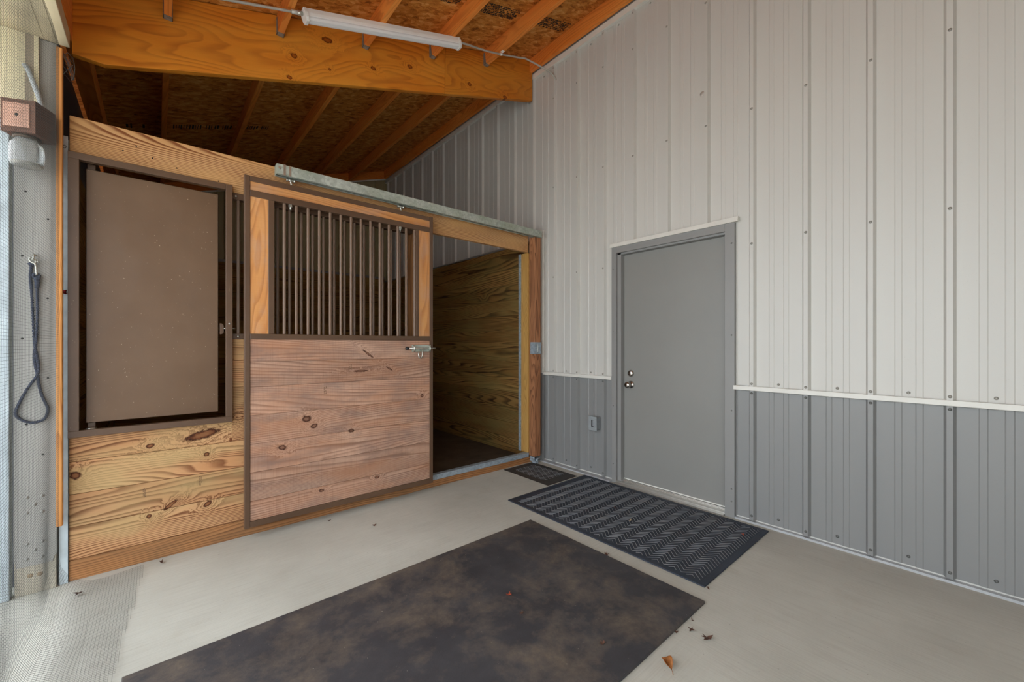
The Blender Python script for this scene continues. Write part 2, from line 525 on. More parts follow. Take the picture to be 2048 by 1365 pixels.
m_pvc = plain('grey_pvc', lin(182, 188, 190), .45, var=.05)
kk = N('jar_glass')
kk.b.inputs['Transmission Weight'].default_value = .78
kk.b.inputs['IOR'].default_value = 1.45
m_glass = kk.set((.93, .94, .92, 1), .22, 0, .5)
kk = N('frosted_lens')
kk.b.inputs['Transmission Weight'].default_value = .1
m_lens = kk.set(lin(244, 245, 246), .25, 0, .5)

# ------------------------------------------------------------------ key planes
XW = 3.19            # metal wall
YS = 3.185           # stall front planks
YB = 7.18            # back of the stall
SL = .33             # roof slope (rises towards the metal wall)
pz = lambda x: 3.24 + SL * x      # underside of purlins
oz = lambda x: 3.39 + SL * x      # underside of sheathing
bz = lambda x: 2.93 + SL * x      # underside of beam
YN = -1.3            # unseen end wall behind the camera, placed to shape the light

# ------------------------------------------------------------------ floor, ground
fl = MB().box(-.72, XW + .1, YN - .1, YB + .1, -.15, 0).build('floor', m_conc)
structure(fl)
gr = MB().box(-60, -.72, -40, 45, -.4, -.06).build('ground', m_gravel)
structure(gr)

# ------------------------------------------------------------------ metal wall on the right
RP = .318; R0 = .085
def rib_profile(y0, y1, x0=XW, sgn=-1, h=.028):
    """list of (y, x) points of a ribbed panel between y0 and y1"""
    pts = []
    k = math.floor((y0 - R0) / RP) - 1
    raw = []
    while R0 + k * RP < y1 + RP:
        b = R0 + k * RP
        raw += [(b + .007, 0), (b + .019, h), (b + .043, h), (b + .055, 0)]
        for c in (.060 + .086, .060 + .172):
            raw += [(b + c - .017, 0), (b + c - .012, .003), (b + c + .012, .003), (b + c + .017, 0)]
        k += 1
    def at(y):
        for (a, b) in zip(raw, raw[1:]):
            if a[0] <= y <= b[0]:
                t = (y - a[0]) / max(b[0] - a[0], 1e-9)
                return a[1] + t * (b[1] - a[1])
        return 0
    ys = sorted(set([y0, y1] + [p[0] for p in raw if y0 < p[0] < y1]))
    return [(y, x0 + sgn * at(y)) for y in ys]

def ribbed(m, y0, y1, z0, z1, cut=None, swap=False, x0=XW, sgn=-1):
    pr = rib_profile(y0, y1, x0, sgn)
    if cut:
        ys = [p[0] for p in pr]
    vs = []; fs = []
    for (a, b) in zip(pr, pr[1:]):
        i = len(vs)
        if swap:
            vs += [(a[0], a[1], z0), (b[0], b[1], z0), (b[0], b[1], z1(b[0])), (a[0], a[1], z1(a[0]))]
        else:
            vs += [(a[1], a[0], z0), (b[1], b[0], z0), (b[1], b[0], z1), (a[1], a[0], z1)]
        fs.append((i, i + 1, i + 2, i + 3))
    m.quadset(vs, fs, 2, .5)
DY0, DY1, DZ = 1.215, 2.20, 2.13     # door opening
ZT = .952                            # wainscot line
wtop = 4.262
m = MB()
ribbed(m, YN, DY0, ZT, wtop); ribbed(m, DY1, YB, ZT, wtop); ribbed(m, DY0, DY1, DZ, wtop)
m.box(XW + .002, XW + .06, YN, DY0, 0, 4.44).box(XW + .002, XW + .06, DY1, YB, 0, 4.44).box(XW + .002, XW + .06, DY0, DY1, DZ, 4.44)
wall = structure(m.build('wall_right', m_wall, base=(XW, 2.4, 0)))
m = MB(); ribbed(m, YN, DY0, .022, ZT); ribbed(m, DY1, 3.17, .022, ZT)
m.build('wainscot', m_wains, wall)
# cream flashing between upper and lower panels, two runs, stopped by the door
def zflash(name, y0, y1):
    m = MB()
    m.prism([(XW - .002, y0, .966), (XW - .034, y0, .966), (XW - .036, y0, .938), (XW - .030, y0, .936), (XW - .002, y0, .950)], (0, y1 - y0, 0), 1)
    return structure(m.build(name, m_trimcream))
zflash('trim_1', DY1 + .045, 3.150)
zflash('trim_2', YN, 1.187)
# top closure strip
structure(MB().box(XW - .036, XW - .004, YN, YB, 4.212, 4.266).build('trim_3', m_trimcream))
structure(MB().box(XW - .030, XW, YN, 1.18, 0.0, .014).box(XW - .062, XW, 2.245, 3.16, 0, .012).build('baseboard_right', m_basetrim))
# corner trim where the stall front meets the wall
structure(MB().box(XW - .038, XW - .006, 3.128, 3.160, ZT, 2.505).build('trim_4', m_trimcream, bevel=.002))
structure(MB().box(XW - .038, XW - .006, 3.128, 3.160, 0, ZT).build('trim_5', m_wains, bevel=.002))

# screws of the wall
sc = MB().lathe((XW - .028, R0 + .030, 0), (-1, 0, 0), [(.0085, 0), (.0085, .0015), (.005, .002), (.005, .005), (.001, .0055)], 10)
first = sc.build('screw', m_screw, wall)
first2 = None
nsc = 0
def screw(y, z, flat=False, grey=False):
    global first2, nsc
    src = first
    c = src.copy(); C.objects.link(c); c.parent = wall
    c.location = (.025 if flat else 0, y - (R0 + .030), z)
    if grey:
        c.material_slots[0].link = 'OBJECT'; c.material_slots[0].material = m_screwg
    nsc += 1
first.location = (0, 0, 1.98)
for k in range(-2, 10):
    y = R0 + .030 + k * RP
    if y > 3.1: continue
    indoor = DY0 - .05 < y < DY1 + .05
    for z in (1.98, 2.93, 3.87):
        if z < 2.2 and indoor: continue
        if k == 0 and z == 1.98: continue
        if k < -1 and z > 2: continue
        screw(y, z + .006 * ((k * 7) % 3 - 1))
    if not indoor:
        screw(y, .985); screw(y, .918, grey=True); screw(y, .055, grey=True)
        if k > -2:
            screw(y + .16, .99, True); screw(y + .16, .07, True, True)
for k in range(0, 10):
    screw(R0 + .03 + k * RP, 4.185)
    screw(R0 + .19 + k * RP, 4.185, True)
# round smudge left on the wall panel
MB().lathe((XW - .0005, 1.425, 3.204), (-1, 0, 0), [(.020, 0), (.020, .0006)], 24).build('smudge', plain('wall_smudge', lin(198, 193, 186), .6, var=.01), wall)

# ------------------------------------------------------------------ grey entrance door
dr = structure(thing('door_1', (XW, 1.70, 0), 'grey steel entrance door in the metal wall', 'door'))
del dr['label']; del dr['category']
YD0, YD1 = 1.252, 2.152
m = MB()
m.box(3.228, 3.262, YD0 - .02, YD1 + .004, .036, 2.078)
slab = m.build('door_slab', m_door, dr, bevel=.002)
m = MB()   # face trim
m.box(XW - .034, XW + .01, 2.192, 2.240, .0, 2.150)
m.box(XW - .034, XW + .01, 1.180, 1.248, .0, 2.150)
m.box(XW - .034, XW + .01, 1.248, 2.192, 2.094, 2.150)
m.build('door_casing', m_doorframe, dr, bevel=.002)
MB().prism([(XW - .002, 1.155, 2.186), (XW - .040, 1.155, 2.184), (XW - .044, 1.155, 2.150), (XW - .036, 1.155, 2.149), (XW - .002, 1.155, 2.165)], (0, 1.100, 0), 1).build('head_flashing', m_trimcream, dr)
m = MB()   # jamb and stop
m.box(XW - .012, 3.30, 2.153, 2.191, 0, 2.12).box(XW - .012, 3.30, 1.205, 1.249, 0, 2.12).box(XW - .012, 3.30, 1.205, 2.191, 2.079, 2.12)
m.build('door_jamb', m_doorframe, dr, bevel=.0015)
m = MB()
m.box(3.135, 3.222, 1.249, 2.191, 0, .012).box(3.160, 3.30, 1.249, 2.191, .012, .022)
m.box(3.205, 3.215, 1.249, 2.191, .022, .028).box(3.216, 3.30, 1.249, 2.191, .022, .034)
m.build('threshold', m_alu, dr, bevel=.001)
MB().box(3.224, 3.229, YD0, YD1 - .002, .037, .046).build('door_sweep', m_trimcream, dr)
m = MB().lathe((3.228, 2.082, .900), (-1, 0, 0), [(.034, 0), (.034, .004), (.028, .010), (.013, .014), (.012, .035), (.020, .040), (.027, .050), (.028, .060), (.024, .070), (.012, .074), (.001, .0745)], 28)
m.build('door_knob', m_nickel, dr)
m = MB().lathe((3.228, 2.082, 1.002), (-1, 0, 0), [(.031, 0), (.031, .006), (.026, .016), (.020, .020), (.001, .0205)], 28)
m.build('deadbolt', m_nickel, dr)
s0 = MB().lathe((XW - .034, 2.222, .70), (-1, 0, 0), [(.006, 0), (.005, .003), (.001, .0035)], 10).build('screw', m_screwg, dr)
for (y, z) in ((2.222, .17), (2.222, 1.38), (2.222, 1.95), (1.200, .12), (1.200, .21), (1.200, .78), (1.200, 1.33), (1.200, 2.0)):
    copy_part(s0, (0, y - 2.222, z - .70))

# outlet box low on the wainscot
ob = thing('outlet_box', (XW - .03, 2.43, .445), 'small grey weatherproof outlet box on the grey wainscot left of the door', 'outlet')
MB().box(3.125, 3.188, 2.388, 2.468, .452, .572).build('box', m_outlet, ob, bevel=.004)
m = MB()
m.box(3.116, 3.126, 2.380, 2.476, .446, .480).box(3.116, 3.126, 2.380, 2.476, .546, .580)
m.box(3.116, 3.126, 2.380, 2.413, .480, .546).box(3.116, 3.126, 2.443, 2.476, .480, .546)
m.build('cover_plate', m_outlet, ob, bevel=.002)
MB().box(3.1205, 3.127, 2.413, 2.443, .480, .546).build('recess', m_black, ob)
MB().box(3.1195, 3.123, 2.415, 2.431, .486, .544).build('receptacle', m_outlet, ob)

# ------------------------------------------------------------------ roof
def slope_box(m, x0, x1, y0, y1, fz0, fz1, ax=0, tone=None):
    vs = []
    for (x, fz) in ((x0, fz0), (x1, fz0)):
        for y in (y0, y1): vs.append((x, y, fz(x)))
    for (x, fz) in ((x0, fz1), (x1, fz1)):
        for y in (y0, y1): vs.append((x, y, fz(x)))
    fs = [(0, 1, 3, 2), (4, 6, 7, 5), (0, 2, 6, 4), (1, 5, 7, 3), (0, 4, 5, 1), (2, 3, 7, 6)]
    m.quadset(vs, fs, ax, tone)
m = MB(); slope_box(m, -1.15, XW + .06, YN - .1, YB + .1, oz, lambda x: oz(x) + .03)
ceil = structure(m.build('ceiling', m_osb, base=(1, 2, 3.4)))
# ink stamps printed on the sheathing
def stamp(x0, x1, y0, y1, kind):
    m = MB(); rnd = random.Random(int(x0 * 100 + y0 * 10))
    def dash(a, b, c, d):
        z = lambda x: oz(x) - .0006
        m.quadset([(a, c, z(a)), (b, c, z(b)), (b, d, z(b)), (a, d, z(a))], [(0, 1, 2, 3)], 0, .5)
    if kind == 'block':
        rows = 7
        for r in range(rows):
            y = y0 + (y1 - y0) * r / rows
            x = x0
            while x < x1:
                w = rnd.uniform(.006, .03)
                if rnd.random() < .85:
                    hgt = (y1 - y0) / rows * rnd.uniform(.5, .95)
                    dash(x, x + w, y, y + hgt)
                x += w + rnd.uniform(.002, .008)
    else:
        x = x0
        while x < x1:
            w = rnd.choice((.006, .010, .016))
            yy = rnd.uniform(0, .015)
            if rnd.random() < .9:
                dash(x, x + w, y0 + yy, y1 - rnd.uniform(0, .03))
            x += w + rnd.uniform(.008, .016)
    return m.build('printed_stamp', m_ink, ceil)
stamp(1.97, 2.40, 2.655, 2.785, 'block'); stamp(2.60, 3.05, 2.64, 2.775, 'block'); stamp(1.40, 1.80, 2.66, 2.77, 'block')
stamp(.12, .60, 5.22, 5.34, 'row'); stamp(.72, .95, 5.22, 5.33, 'row'); stamp(-.22, -.08, 5.22, 5.33, 'row')

# sloping roof beam above the stall front
YF0, YF1 = 3.28, 3.325
poly = [(-.353, YF0, 2.862), (-.225, YF0, 2.858), (3.145, YF0, bz(3.145)), (3.145, YF0, oz(3.145) - .004), (-.353, YF0, oz(-.353) - .004)]
# turn the grain along the slope
XJ = 2.02
pl = poly[:2] + [(XJ - .0015, YF0, bz(XJ)), (XJ + .012, YF0, oz(XJ) - .004)] + poly[4:]
pr_ = [(XJ + .0005, YF0, bz(XJ)), poly[2], poly[3], (XJ + .014, YF0, oz(XJ) - .004)]
bm_ = MB(); bm_.prism(pl, (0, YF1 - YF0, 0), 0, .8).prism(pr_, (0, YF1 - YF0, 0), 0, .1)
for i, f in enumerate(bm_.f):
    bm_.uv[i] = [((p[0] + (p[2] - 3) * SL) * .95 + (17.3 if bm_.tone[i] < .5 else 0), ((p[2] - 3) - p[0] * SL) + p[1]) for p in (bm_.v[j] for j in f)]
beam = bm_.build('roof_beam', m_beam, bevel=.003)
tag(beam, 'deep orange veneer beam sloping up over the stall front to the metal wall', 'beam')
# purlins
PX = [.05, .66, 1.27, 1.88, 2.49, 3.12]
ordinal = ['second', 'third', 'fourth', 'fifth', 'sixth']
front_lab = ['front purlin nearest the left end of the beam, without light fixture',
             'front purlin meeting the left end of the strip light',
             'front purlin crossing behind the middle of the strip light',
             'front purlin crossing at the right end of the strip light',
             'front purlin with the white conduit strap on it',
             'front purlin running along the top of the metal wall']
rear_lab = ['second purlin from the left in the dark stall roof',
            'third purlin from the left in the dark stall roof',
            'fourth purlin from the left in the dark stall roof',
            'third purlin from the metal wall in the dark stall roof',
            'second purlin from the metal wall in the dark stall roof',
            'purlin lying against the metal wall in the dark stall roof']
for bay, (y0, y1) in enumerate(((YN, YF0 - .001), (YF1 + .001, YB - .07))):
    for i, x in enumerate(PX):
        base = (x, y0, pz(x))
        t = thing('roof_purlin', base, (front_lab if bay == 0 else rear_lab)[i], 'purlin',
                  'orange purlins in front of the beam' if bay == 0 else 'purlins over the stall')
        m = MB(); m.box(x - .019, x + .019, y0, y1, pz(x), oz(x) - .008, 1)
        m.build('timber', m_purlin, t, bevel=.002)
        if i < 5:
            m = MB()
            ya, yb = (YF0 - .042, YF0 - .0012) if bay == 0 else (YF1 + .0012, YF1 + .042)
            m.box(x - .023, x + .023, ya, yb, pz(x) - .004, pz(x) - .0005)
            for s in (-1, 1):
                xx = x + s * .0215
                if bay == 0:
                    m.prism([(xx - .0018, yb, pz(x) - .004), (xx - .0018, ya, pz(x) - .004), (xx - .0018, ya + .022, pz(x) + .115), (xx - .0018, yb, pz(x) + .115)], (.0036, 0, 0))
                else:
                    m.box(xx - .0018, xx + .0018, ya, yb, pz(x) - .004, pz(x) + .11)
            m.build('joist_hanger', m_hanger, t)
# outer left timbers
t = tag(MB().box(-.43, -.335, YF1 + .001, YB - .07, pz(-.38), oz(-.38) - .012, 1).build('roof_purlin', m_purlin, bevel=.002),
        'double width purlin at the far left of the dark stall roof', 'purlin', 'purlins over the stall')
t = tag(MB().box(-.392, -.350, YN, YF0 - .001, 2.927, oz(-.36) - .012, 1).build('eave_board', m_purlin, bevel=.002),
        'orange board running along the inner edge of the beige soffit, above its corner', 'board')
# eave header wrapped in beige metal
so = thing('eave_header', (-.6, .5, 2.82), 'beige metal wrapped header across the top left corner', 'header')
MB().box(-1.12, -.346, YN, 3.149, 2.82, 2.905).build('soffit_panel', m_soffit, so, bevel=.003)
for i, y in enumerate((2.93, 2.70, 2.47, 2.24)):
    MB().box(-1.12, -.36, y, y + .006, 2.8180, 2.8205).build('soffit_bead', m_soffit, so)
for i, x in enumerate((-.395, -.44)):
    MB().box(x, x + .004, YN, 3.14, 2.8185, 2.8205).build('soffit_groove', m_soffit, so)
# fascia boards beyond
structure(MB().box(-1.19, -1.15, YN, YB + .1, 2.85, 3.06).build('trim_6', m_soffit))

# ------------------------------------------------------------------ strip light and conduits
def along(x, dz=0.0): return pz(x) + dz
sl_dir = Vector((1, 0, SL)).normalized()
lt = thing('strip_light', (1.336, 2.96, pz(1.336) - .1), 'white tube light fixture under the orange purlins', 'light')
nrm = Vector((-SL, 0, 1)).normalized()
def sweep_profile(prof, xa, xb):
    """prof (y, depth below purlins) swept along the slope"""
    A = [Vector((xa, y, pz(xa))) + nrm * d for (y, d) in prof]
    return A, sl_dir * ((xb - xa) / sl_dir.x)
A, vec = sweep_profile([(2.925, -.001), (2.921, -.030), (2.923, -.048), (2.990, -.048), (2.992, -.03), (2.988, -.001)], .742, 1.930)
MB().prism(A, vec).build('housing', m_white, lt, bevel=.002)
A, vec = sweep_profile([(2.927, -.0485), (2.925, -.058), (2.933, -.070), (2.945, -.074), (2.952, -.070), (2.958, -.074), (2.972, -.074), (2.985, -.066), (2.988, -.0485)], .745, 1.927)
MB().prism(A, vec, smooth=False).build('lens', m_lens, lt)
for xa in (.722, 1.930):
    A, vec = sweep_profile([(2.922, .0), (2.916, -.030), (2.917, -.060), (2.930, -.080), (2.980, -.080), (2.995, -.06), (2.996, -.03), (2.992, 0)], xa, xa + .020)
    MB().prism(A, vec).build('end_cap', m_inkwhite, lt, bevel=.003)
r_ = .0085
cd = thing('conduit', (.3, 2.96, pz(.3) - .03), 'steel conduit entering the left end of the strip light', 'conduit')
MB().tube([Vector((x, 2.958, pz(x))) + nrm * -.022 for x in (-.33, .1, .6, .700)], r_, 10).build('pipe', m_conduit, cd)
MB().tube([Vector((x, 2.958, pz(x))) + nrm * -.022 for x in (.655, .722)], .013, 12).build('coupling', m_conduit, cd)
MB().tube([Vector((x, 2.958, pz(x))) + nrm * -.022 for x in (.694, .706)], .016, 12).build('locknut', m_zinc, cd)
cd = thing('conduit', (2.5, 3.0, pz(2.5) - .03), 'steel conduit bending from the right end of the strip light into the metal wall', 'conduit')
P = [Vector((1.950, 2.958, pz(1.950))) + nrm * -.020, Vector((2.05, 2.975, pz(2.05))) + nrm * -.016, Vector((2.30, 3.02, pz(2.30))) + nrm * -.013, Vector((2.49, 3.035, pz(2.49))) + nrm * -.012,
     Vector((2.74, 3.037, pz(2.74))) + nrm * -.012, Vector((2.80, 3.036, 4.155)), Vector((2.86, 3.03, 4.157)), Vector((3.06, 2.985, 4.130)), Vector((3.12, 2.972, 4.112)), Vector((3.16, 2.962, 4.085)), Vector((3.185, 2.957, 4.055))]
MB().tube(P, r_, 10).build('pipe', m_conduit, cd)
m = MB().box(2.47, 2.51, 3.018, 3.052, pz(2.49) - .026, pz(2.49) - .0005)
MB().tube([Vector((2.478, 3.035, pz(2.478))) + nrm * -.012, Vector((2.502, 3.035, pz(2.502))) + nrm * -.012], .012, 10).build('strap', m_white, cd)
MB().box(2.476, 2.504, 2.99, 3.022, pz(2.49) - .003, pz(2.49) - .0005).build('strap_tab', m_white, cd)

# ------------------------------------------------------------------ stall: rear parts
bw = MB(); ribbed(bw, -.45, XW, 0, lambda x: oz(x) - .003, swap=True, x0=YB, sgn=-1)
bw.prism([(-.62, YB + .002, 0), (XW + .06, YB + .002, 0), (XW + .06, YB + .002, oz(XW + .06)), (-.62, YB + .002, oz(-.62))], (0, .05, 0))
bwall = structure(bw.build('wall_back', m_backmetal))
m = MB(); slope_box(m, -.40, XW - .03, YB - .05, YB - .031, lambda x: 3.225 + SL * x, lambda x: 3.25 + SL * x)
structure(m.build('trim_8', m_trimcream))
m = MB(); slope_box(m, -.40, 3.14, YB - .068, YB - .031, lambda x: pz(x) + .008, lambda x: oz(x) - .008)
tag(m.build('rim_board', m_purlin), 'brown rim board along the top of the far back wall under the roof', 'board')
# left outside wall of the stall
structure(MB().box(-.62, -.45, 3.30, YB, 0, 3.10).build('wall_left', m_leftmetal))
# plank linings of the stall
def planks(x0, x1, y0, y1, z0, z1, ax, pitch=.178, gap=.0016, m=None, z_first=None):
    m = m or MB()
    z = z0 if z_first is None else z_first
    zs = [z0]
    while z < z1:
        if z > z0 + .01: zs.append(z)
        z += pitch
    zs.append(z1)
    for a, b in zip(zs, zs[1:]):
        m.box(x0, x1, y0, y1, a + gap, b - gap, ax)
    return m
m = planks(3.105, 3.145, 3.34, YB - .10, 0, 2.385, 1)
m.box(3.115, 3.14, 3.34, YB - .10, 0, 2.385, 1)
ln = tag(m.build('stall_lining', m_lining), 'brown plank lining along the right side inside the stall', 'planks')
m = MB().prism([(3.095, 3.34, 2.385), (3.16, 3.34, 2.385), (3.16, 3.34, 2.420), (3.11, 3.34, 2.408), (3.095, 3.34, 2.398)], (0, YB - 3.46, 0), 1)
m.build('cap_flashing', m_wains, ln)
m = planks(-.40, 3.10, YB - .09, YB - .05, 0, 2.44, 0)
m.box(-.40, 3.10, YB - .085, YB - .055, 0, 2.43, 0)
ln2 = tag(m.build('stall_lining', m_lining), 'dark plank lining across the back of the stall, seen through the bars', 'planks')
MB().box(-.40, 3.10, YB - .10, YB - .045, 2.44, 2.475).build('cap_flashing', m_wains, ln2)
m = planks(-.445, -.41, 3.35, YB - .1, 0, 2.44, 1)
ln3 = tag(m.build('stall_lining', m_lining), 'dark plank lining on the left side inside the stall behind the brown panel', 'planks')
MB().box(-.40, 3.10, 3.26, YB - .10, .0, .018).build('stall_bedding', m_dirt)
tag(D.objects['stall_bedding'], 'dark dirty mat covering the floor inside the stall', 'mat')

# ------------------------------------------------------------------ stall: front
# header board
h = MB().prism([(-.352, YS, 2.2825), (.367, YS, 2.2825), (.367, YS, 2.247), (2.998, YS, 2.247), (2.998, YS, 2.483), (-.352, YS, 2.483)], (0, .04, 0), 0, .5).build('header_board', m_headwood, bevel=.003)
tag(h, 'long tan header board across the top of the stall front', 'board')
hb = MB().lathe((0, YS, 0), (0, -1, 0), [(.004, 0), (.004, .0006)], 8).build('nail_hole', m_dark, h)
base = hb.location.copy()
for i, (x, z) in enumerate(((-.145, 2.357), (-.02, 2.352), (-.03, 2.283), (.09, 2.325), (.295, 2.30), (-.09, 2.40))):
    c = hb if i == 0 else hb.copy()
    if i: C.objects.link(c); c.parent = h
    c.location = (x, 0, z)
# lower planks
m = MB()
zs = [.109, .284, .459, .634, .765]
for a, b in zip(zs, zs[1:]):
    m.box(-.353, .3665 if b > .7 else 1.64, YS, YS + .038, a + .0012, b - .0012, 0)
for a, b in ((.634, .809), (.809, .984), (.984, 1.159), (1.159, 1.297)):
    m.box(.3665, 1.64, YS, YS + .038, a + .0012, b - .0012, 0)
m.box(-.352, 1.64, YS + .012, YS + .03, .002, .76, 0, .2)
m.box(.37, 1.64, YS + .012, YS + .03, .76, 1.296, 0, .2)
pw = tag(m.build('plank_wall', m_wallwood, bevel=.0016), 'knotty yellow planks of the stall front below the brown panel', 'planks')
# galvanised channel holding plank ends at the left
MB().box(-.353, 1.64, YS - .002, YS + .038, 0, .1075, 0, .5).build('kick_board', m_sill, pw, bevel=.0016)
gc = thing('steel_channel', (-.373, 3.18, 0), 'pale galvanised channel holding the plank ends beside the cedar batten', 'channel')
m = MB().box(-.391, -.3555, 3.172, 3.1765, 0, 2.362).box(-.391, -.387, 3.172, 3.235, 0, 2.362).box(-.391, -.3555, 3.231, 3.235, 0, 2.362)
m.build('channel', m_galvpale, gc, bevel=.0008)
m = MB().tube([Vector((-.368 + .006 * math.cos(a), 3.1717, 2.305 + .008 * math.sin(a))) for a in [i * math.pi / 6 for i in range(12)]], .0012, 5, closed=True)
m.build('ink_mark', m_ink, gc)
# bars and rails beside the window, behind the sliding door
gl = thing('stall_grille', (1.0, YS + .02, 1.297), 'fixed brown bar grille of the stall front, mostly behind the sliding door', 'grille')
MB().box(.366, 1.64, YS - .004, YS + .045, 1.297, 1.333).build('bottom_rail', m_brown, gl, bevel=.002)
MB().box(.366, 1.64, YS - .004, YS + .045, 2.205, 2.246).build('top_rail', m_brown, gl, bevel=.002)
b0 = MB().tube([(.404, YS + .020, 1.332), (.404, YS + .020, 2.207)], .0102, 12, caps=False).build('bar', m_bar, gl)
for i in range(1, 16):
    copy_part(b0, (.0755 * i, 0, 0))
bo = MB().lathe((.400, YS - .004, 1.314), (0, -1, 0), [(.007, 0), (.006, .004), (.001, .005)], 12).build('bolt', m_zinc, gl)
copy_part(bo, (-.012, 0, .912))
# wooden post on the left side of the opening
tag(MB().box(1.645, 1.735, YS + .002, YS + .10, .108, 2.244, 2).build('opening_post', m_sill, bevel=.003),
    'wooden post at the left side of the stall opening, behind the door bars', 'post')

# faded mill stamps inked on the planks
def ink_rows(parent, x0, x1, z0, z1, yy, seed):
    m = MB(); rnd = random.Random(seed)
    for c in range(3):
        xa = x0 + (x1 - x0) * c / 3
        z = z0
        while z < z1:
            hh = rnd.uniform(.002, .006)
            if rnd.random() < .8:
                m.quadset([(xa, yy, z), (xa + (x1 - x0) / 3 * rnd.uniform(.5, .9), yy, z), (xa + (x1 - x0) / 3 * .8, yy, z + hh), (xa, yy, z + hh)], [(0, 1, 2, 3)], 0, .5)
            z += hh + rnd.uniform(.001, .003)
    return m.build('mill_stamp', m_fadeink, parent)
ink_rows(pw, .195, .212, .385, .440, YS - .0004, 1)
ink_rows(pw, -.062, -.048, .375, .425, YS - .0004, 2)

# window with the solid swinging panel
wn = thing('feed_window', (.005, YS - .03, .767), 'brown steel window frame with solid swing panel, left of the sliding door', 'window')
fy0, fy1 = 3.146, 3.1835
xa, xb, za, zb, tw = -.354, .3655, .767, 2.281, .036
MB().box(xa, xb, fy0, fy1, za, za + tw).build('bottom_rail', m_brown, wn, bevel=.002)
MB().box(xa, xb - .036, fy0, fy1, zb - tw, zb).build('top_rail', m_brown, wn, bevel=.002)
MB().box(xa, xa + .042, fy0, fy0 + .04, za + tw, zb - tw).build('stile', m_brown, wn, bevel=.002)
MB().box(xb - .036, xb, fy0 - .001, fy0 + .036, za + tw, zb - .001).build('stile', m_brown, wn, bevel=.002)
# fixed backing frame in wood opening
panel = MB()
panel.box(-.294, .297, 3.205, 3.211, .833, 2.221)
panel.box(-.294, -.289, 3.205, 3.235, .833, 2.221).box(.292, .297, 3.205, 3.235, .833, 2.221)
panel.box(-.294, .297, 3.205, 3.235, 2.217, 2.221).box(-.294, .297, 3.205, 3.235, .833, .837)
pn = panel.build('swing_panel', m_sheet, wn, bevel=.0015)
MB().box(-.288, -.256, 3.213, 3.245, .795, 2.252).build('pivot_tube', m_brown, wn, bevel=.002)
MB().lathe((-.272, 3.19, .803), (0, 0, 1), [(.022, 0), (.022, .004)], 16).build('pivot_washer', m_zinc, wn)
m = MB().prism([(.304, 3.200, 1.398), (.316, 3.200, 1.396), (.324, 3.200, 1.386), (.325, 3.200, 1.340), (.316, 3.200, 1.328), (.304, 3.200, 1.326)], (0, .006, 0))
m.build('latch_tab', m_brown, wn, bevel=.001)
MB().tube([(.322, 3.203, 1.365), (.350, 3.198, 1.365)], .003, 8).build('latch_pin', m_zinc, wn)
MB().lathe((.349, fy0 - .001, 1.394), (0, -1, 0), [(.0065, 0), (.0055, .003), (.001, .0045)], 12).build('bolt', m_zinc, wn)
MB().tube([(.366, 3.19, 1.366), (.383, 3.198, 1.367)], [.002, .005], 10).build('latch_knob', m_zinc, wn)

# ------------------------------------------------------------------ sliding door
sd = thing('sliding_door', (1.107, 3.12, .075), 'sliding stall door with brown bar grille over pinkish planks', 'door')
y0, y1 = 3.100, 3.143
X0, X1 = .423, 1.792
MB().box(X0, X0 + .031, y0, y1, .075, 2.355).build('stile', m_brown, sd, bevel=.003)
MB().box(X1 - .031, X1, y0, y1, .075, 2.357).build('stile', m_brown, sd, bevel=.003)
xi0, xi1 = X0 + .031, X1 - .031
for nm, za, zb in (('top_rail', 2.318, 2.353), ('upper_rail', 2.221, 2.263), ('middle_rail', 1.296, 1.332), ('bottom_rail', .077, .116)):
    MB().box(xi0, xi1, y0, y1, za, zb).build(nm, m_brown, sd, bevel=.003)
MB().box(.557, .593, y0 + .001, y1 - .001, 1.332, 2.221).build('inner_stile', m_brown, sd, bevel=.003)
MB().box(1.632, 1.659, y0 + .001, y1 - .001, 1.332, 2.221).build('inner_stile', m_brown, sd, bevel=.003)
MB().box(xi0, xi1, y0 + .006, y1 - .004, 2.263, 2.318, 0).build('wood_strip', m_stripwood, sd)
MB().box(xi0, .557, y0 + .006, y1 - .004, 1.332, 2.221, 2, .8).build('wood_strip', m_stripwood, sd)
MB().box(1.659, xi1, y0 + .006, y1 - .004, 1.332, 2.221, 2, .4).build('wood_strip', m_stripwood, sd)
m = MB()
zs = [.116, .245, .430, .615, .800, .985, 1.150, 1.296]
for a, b in zip(zs, zs[1:]):
    m.box(xi0, xi1, y0 + .006, y1 - .004, a + .0008, b - .0008, 0)
m.box(xi0, xi1, y0 + .014, y1 - .01, .117, 1.295, 0, .2)
m.build('plank_panel', m_doorwood, sd, bevel=.0014)
ink_rows(bpy.data.objects['plank_panel'], .905, .925, .905, .955, y0 + .0055, 3)
ink_rows(bpy.data.objects['plank_panel'], 1.085, 1.105, 1.08, 1.115, y0 + .0055, 4)
b0 = MB().tube([(.655, 3.121, 1.331), (.655, 3.121, 2.223)], .0105, 12, caps=False).build('bar', m_bar, sd)
for i in range(1, 14):
    copy_part(b0, (.0748 * i, 0, 0))
# hanger bolts with nuts under the upper rail and trolleys in the track
for x in (.692, 1.498):
    MB().tube([(x, 3.118, 2.222), (x, 3.118, 2.185)], .0065, 10).tube([(x, 3.118, 2.222), (x, 3.118, 2.203)], .013, 6, smooth=False).build('hanger_bolt', m_zinc, sd)
    m = MB().tube([(x, 3.112, 2.398), (x, 3.112, 2.372), (x + .006, 3.112, 2.360), (x, 3.112, 2.350)], .0065, 10)
    m.tube([(x - .024, 3.112, 2.386), (x + .024, 3.112, 2.386)], .0075, 10)
    m.tube([(x - .026, 3.112, 2.386), (x - .018, 3.112, 2.386)], .0125, 10).tube([(x + .018, 3.112, 2.386), (x + .026, 3.112, 2.386)], .0125, 10)
    m.build('trolley', m_zinc, sd)
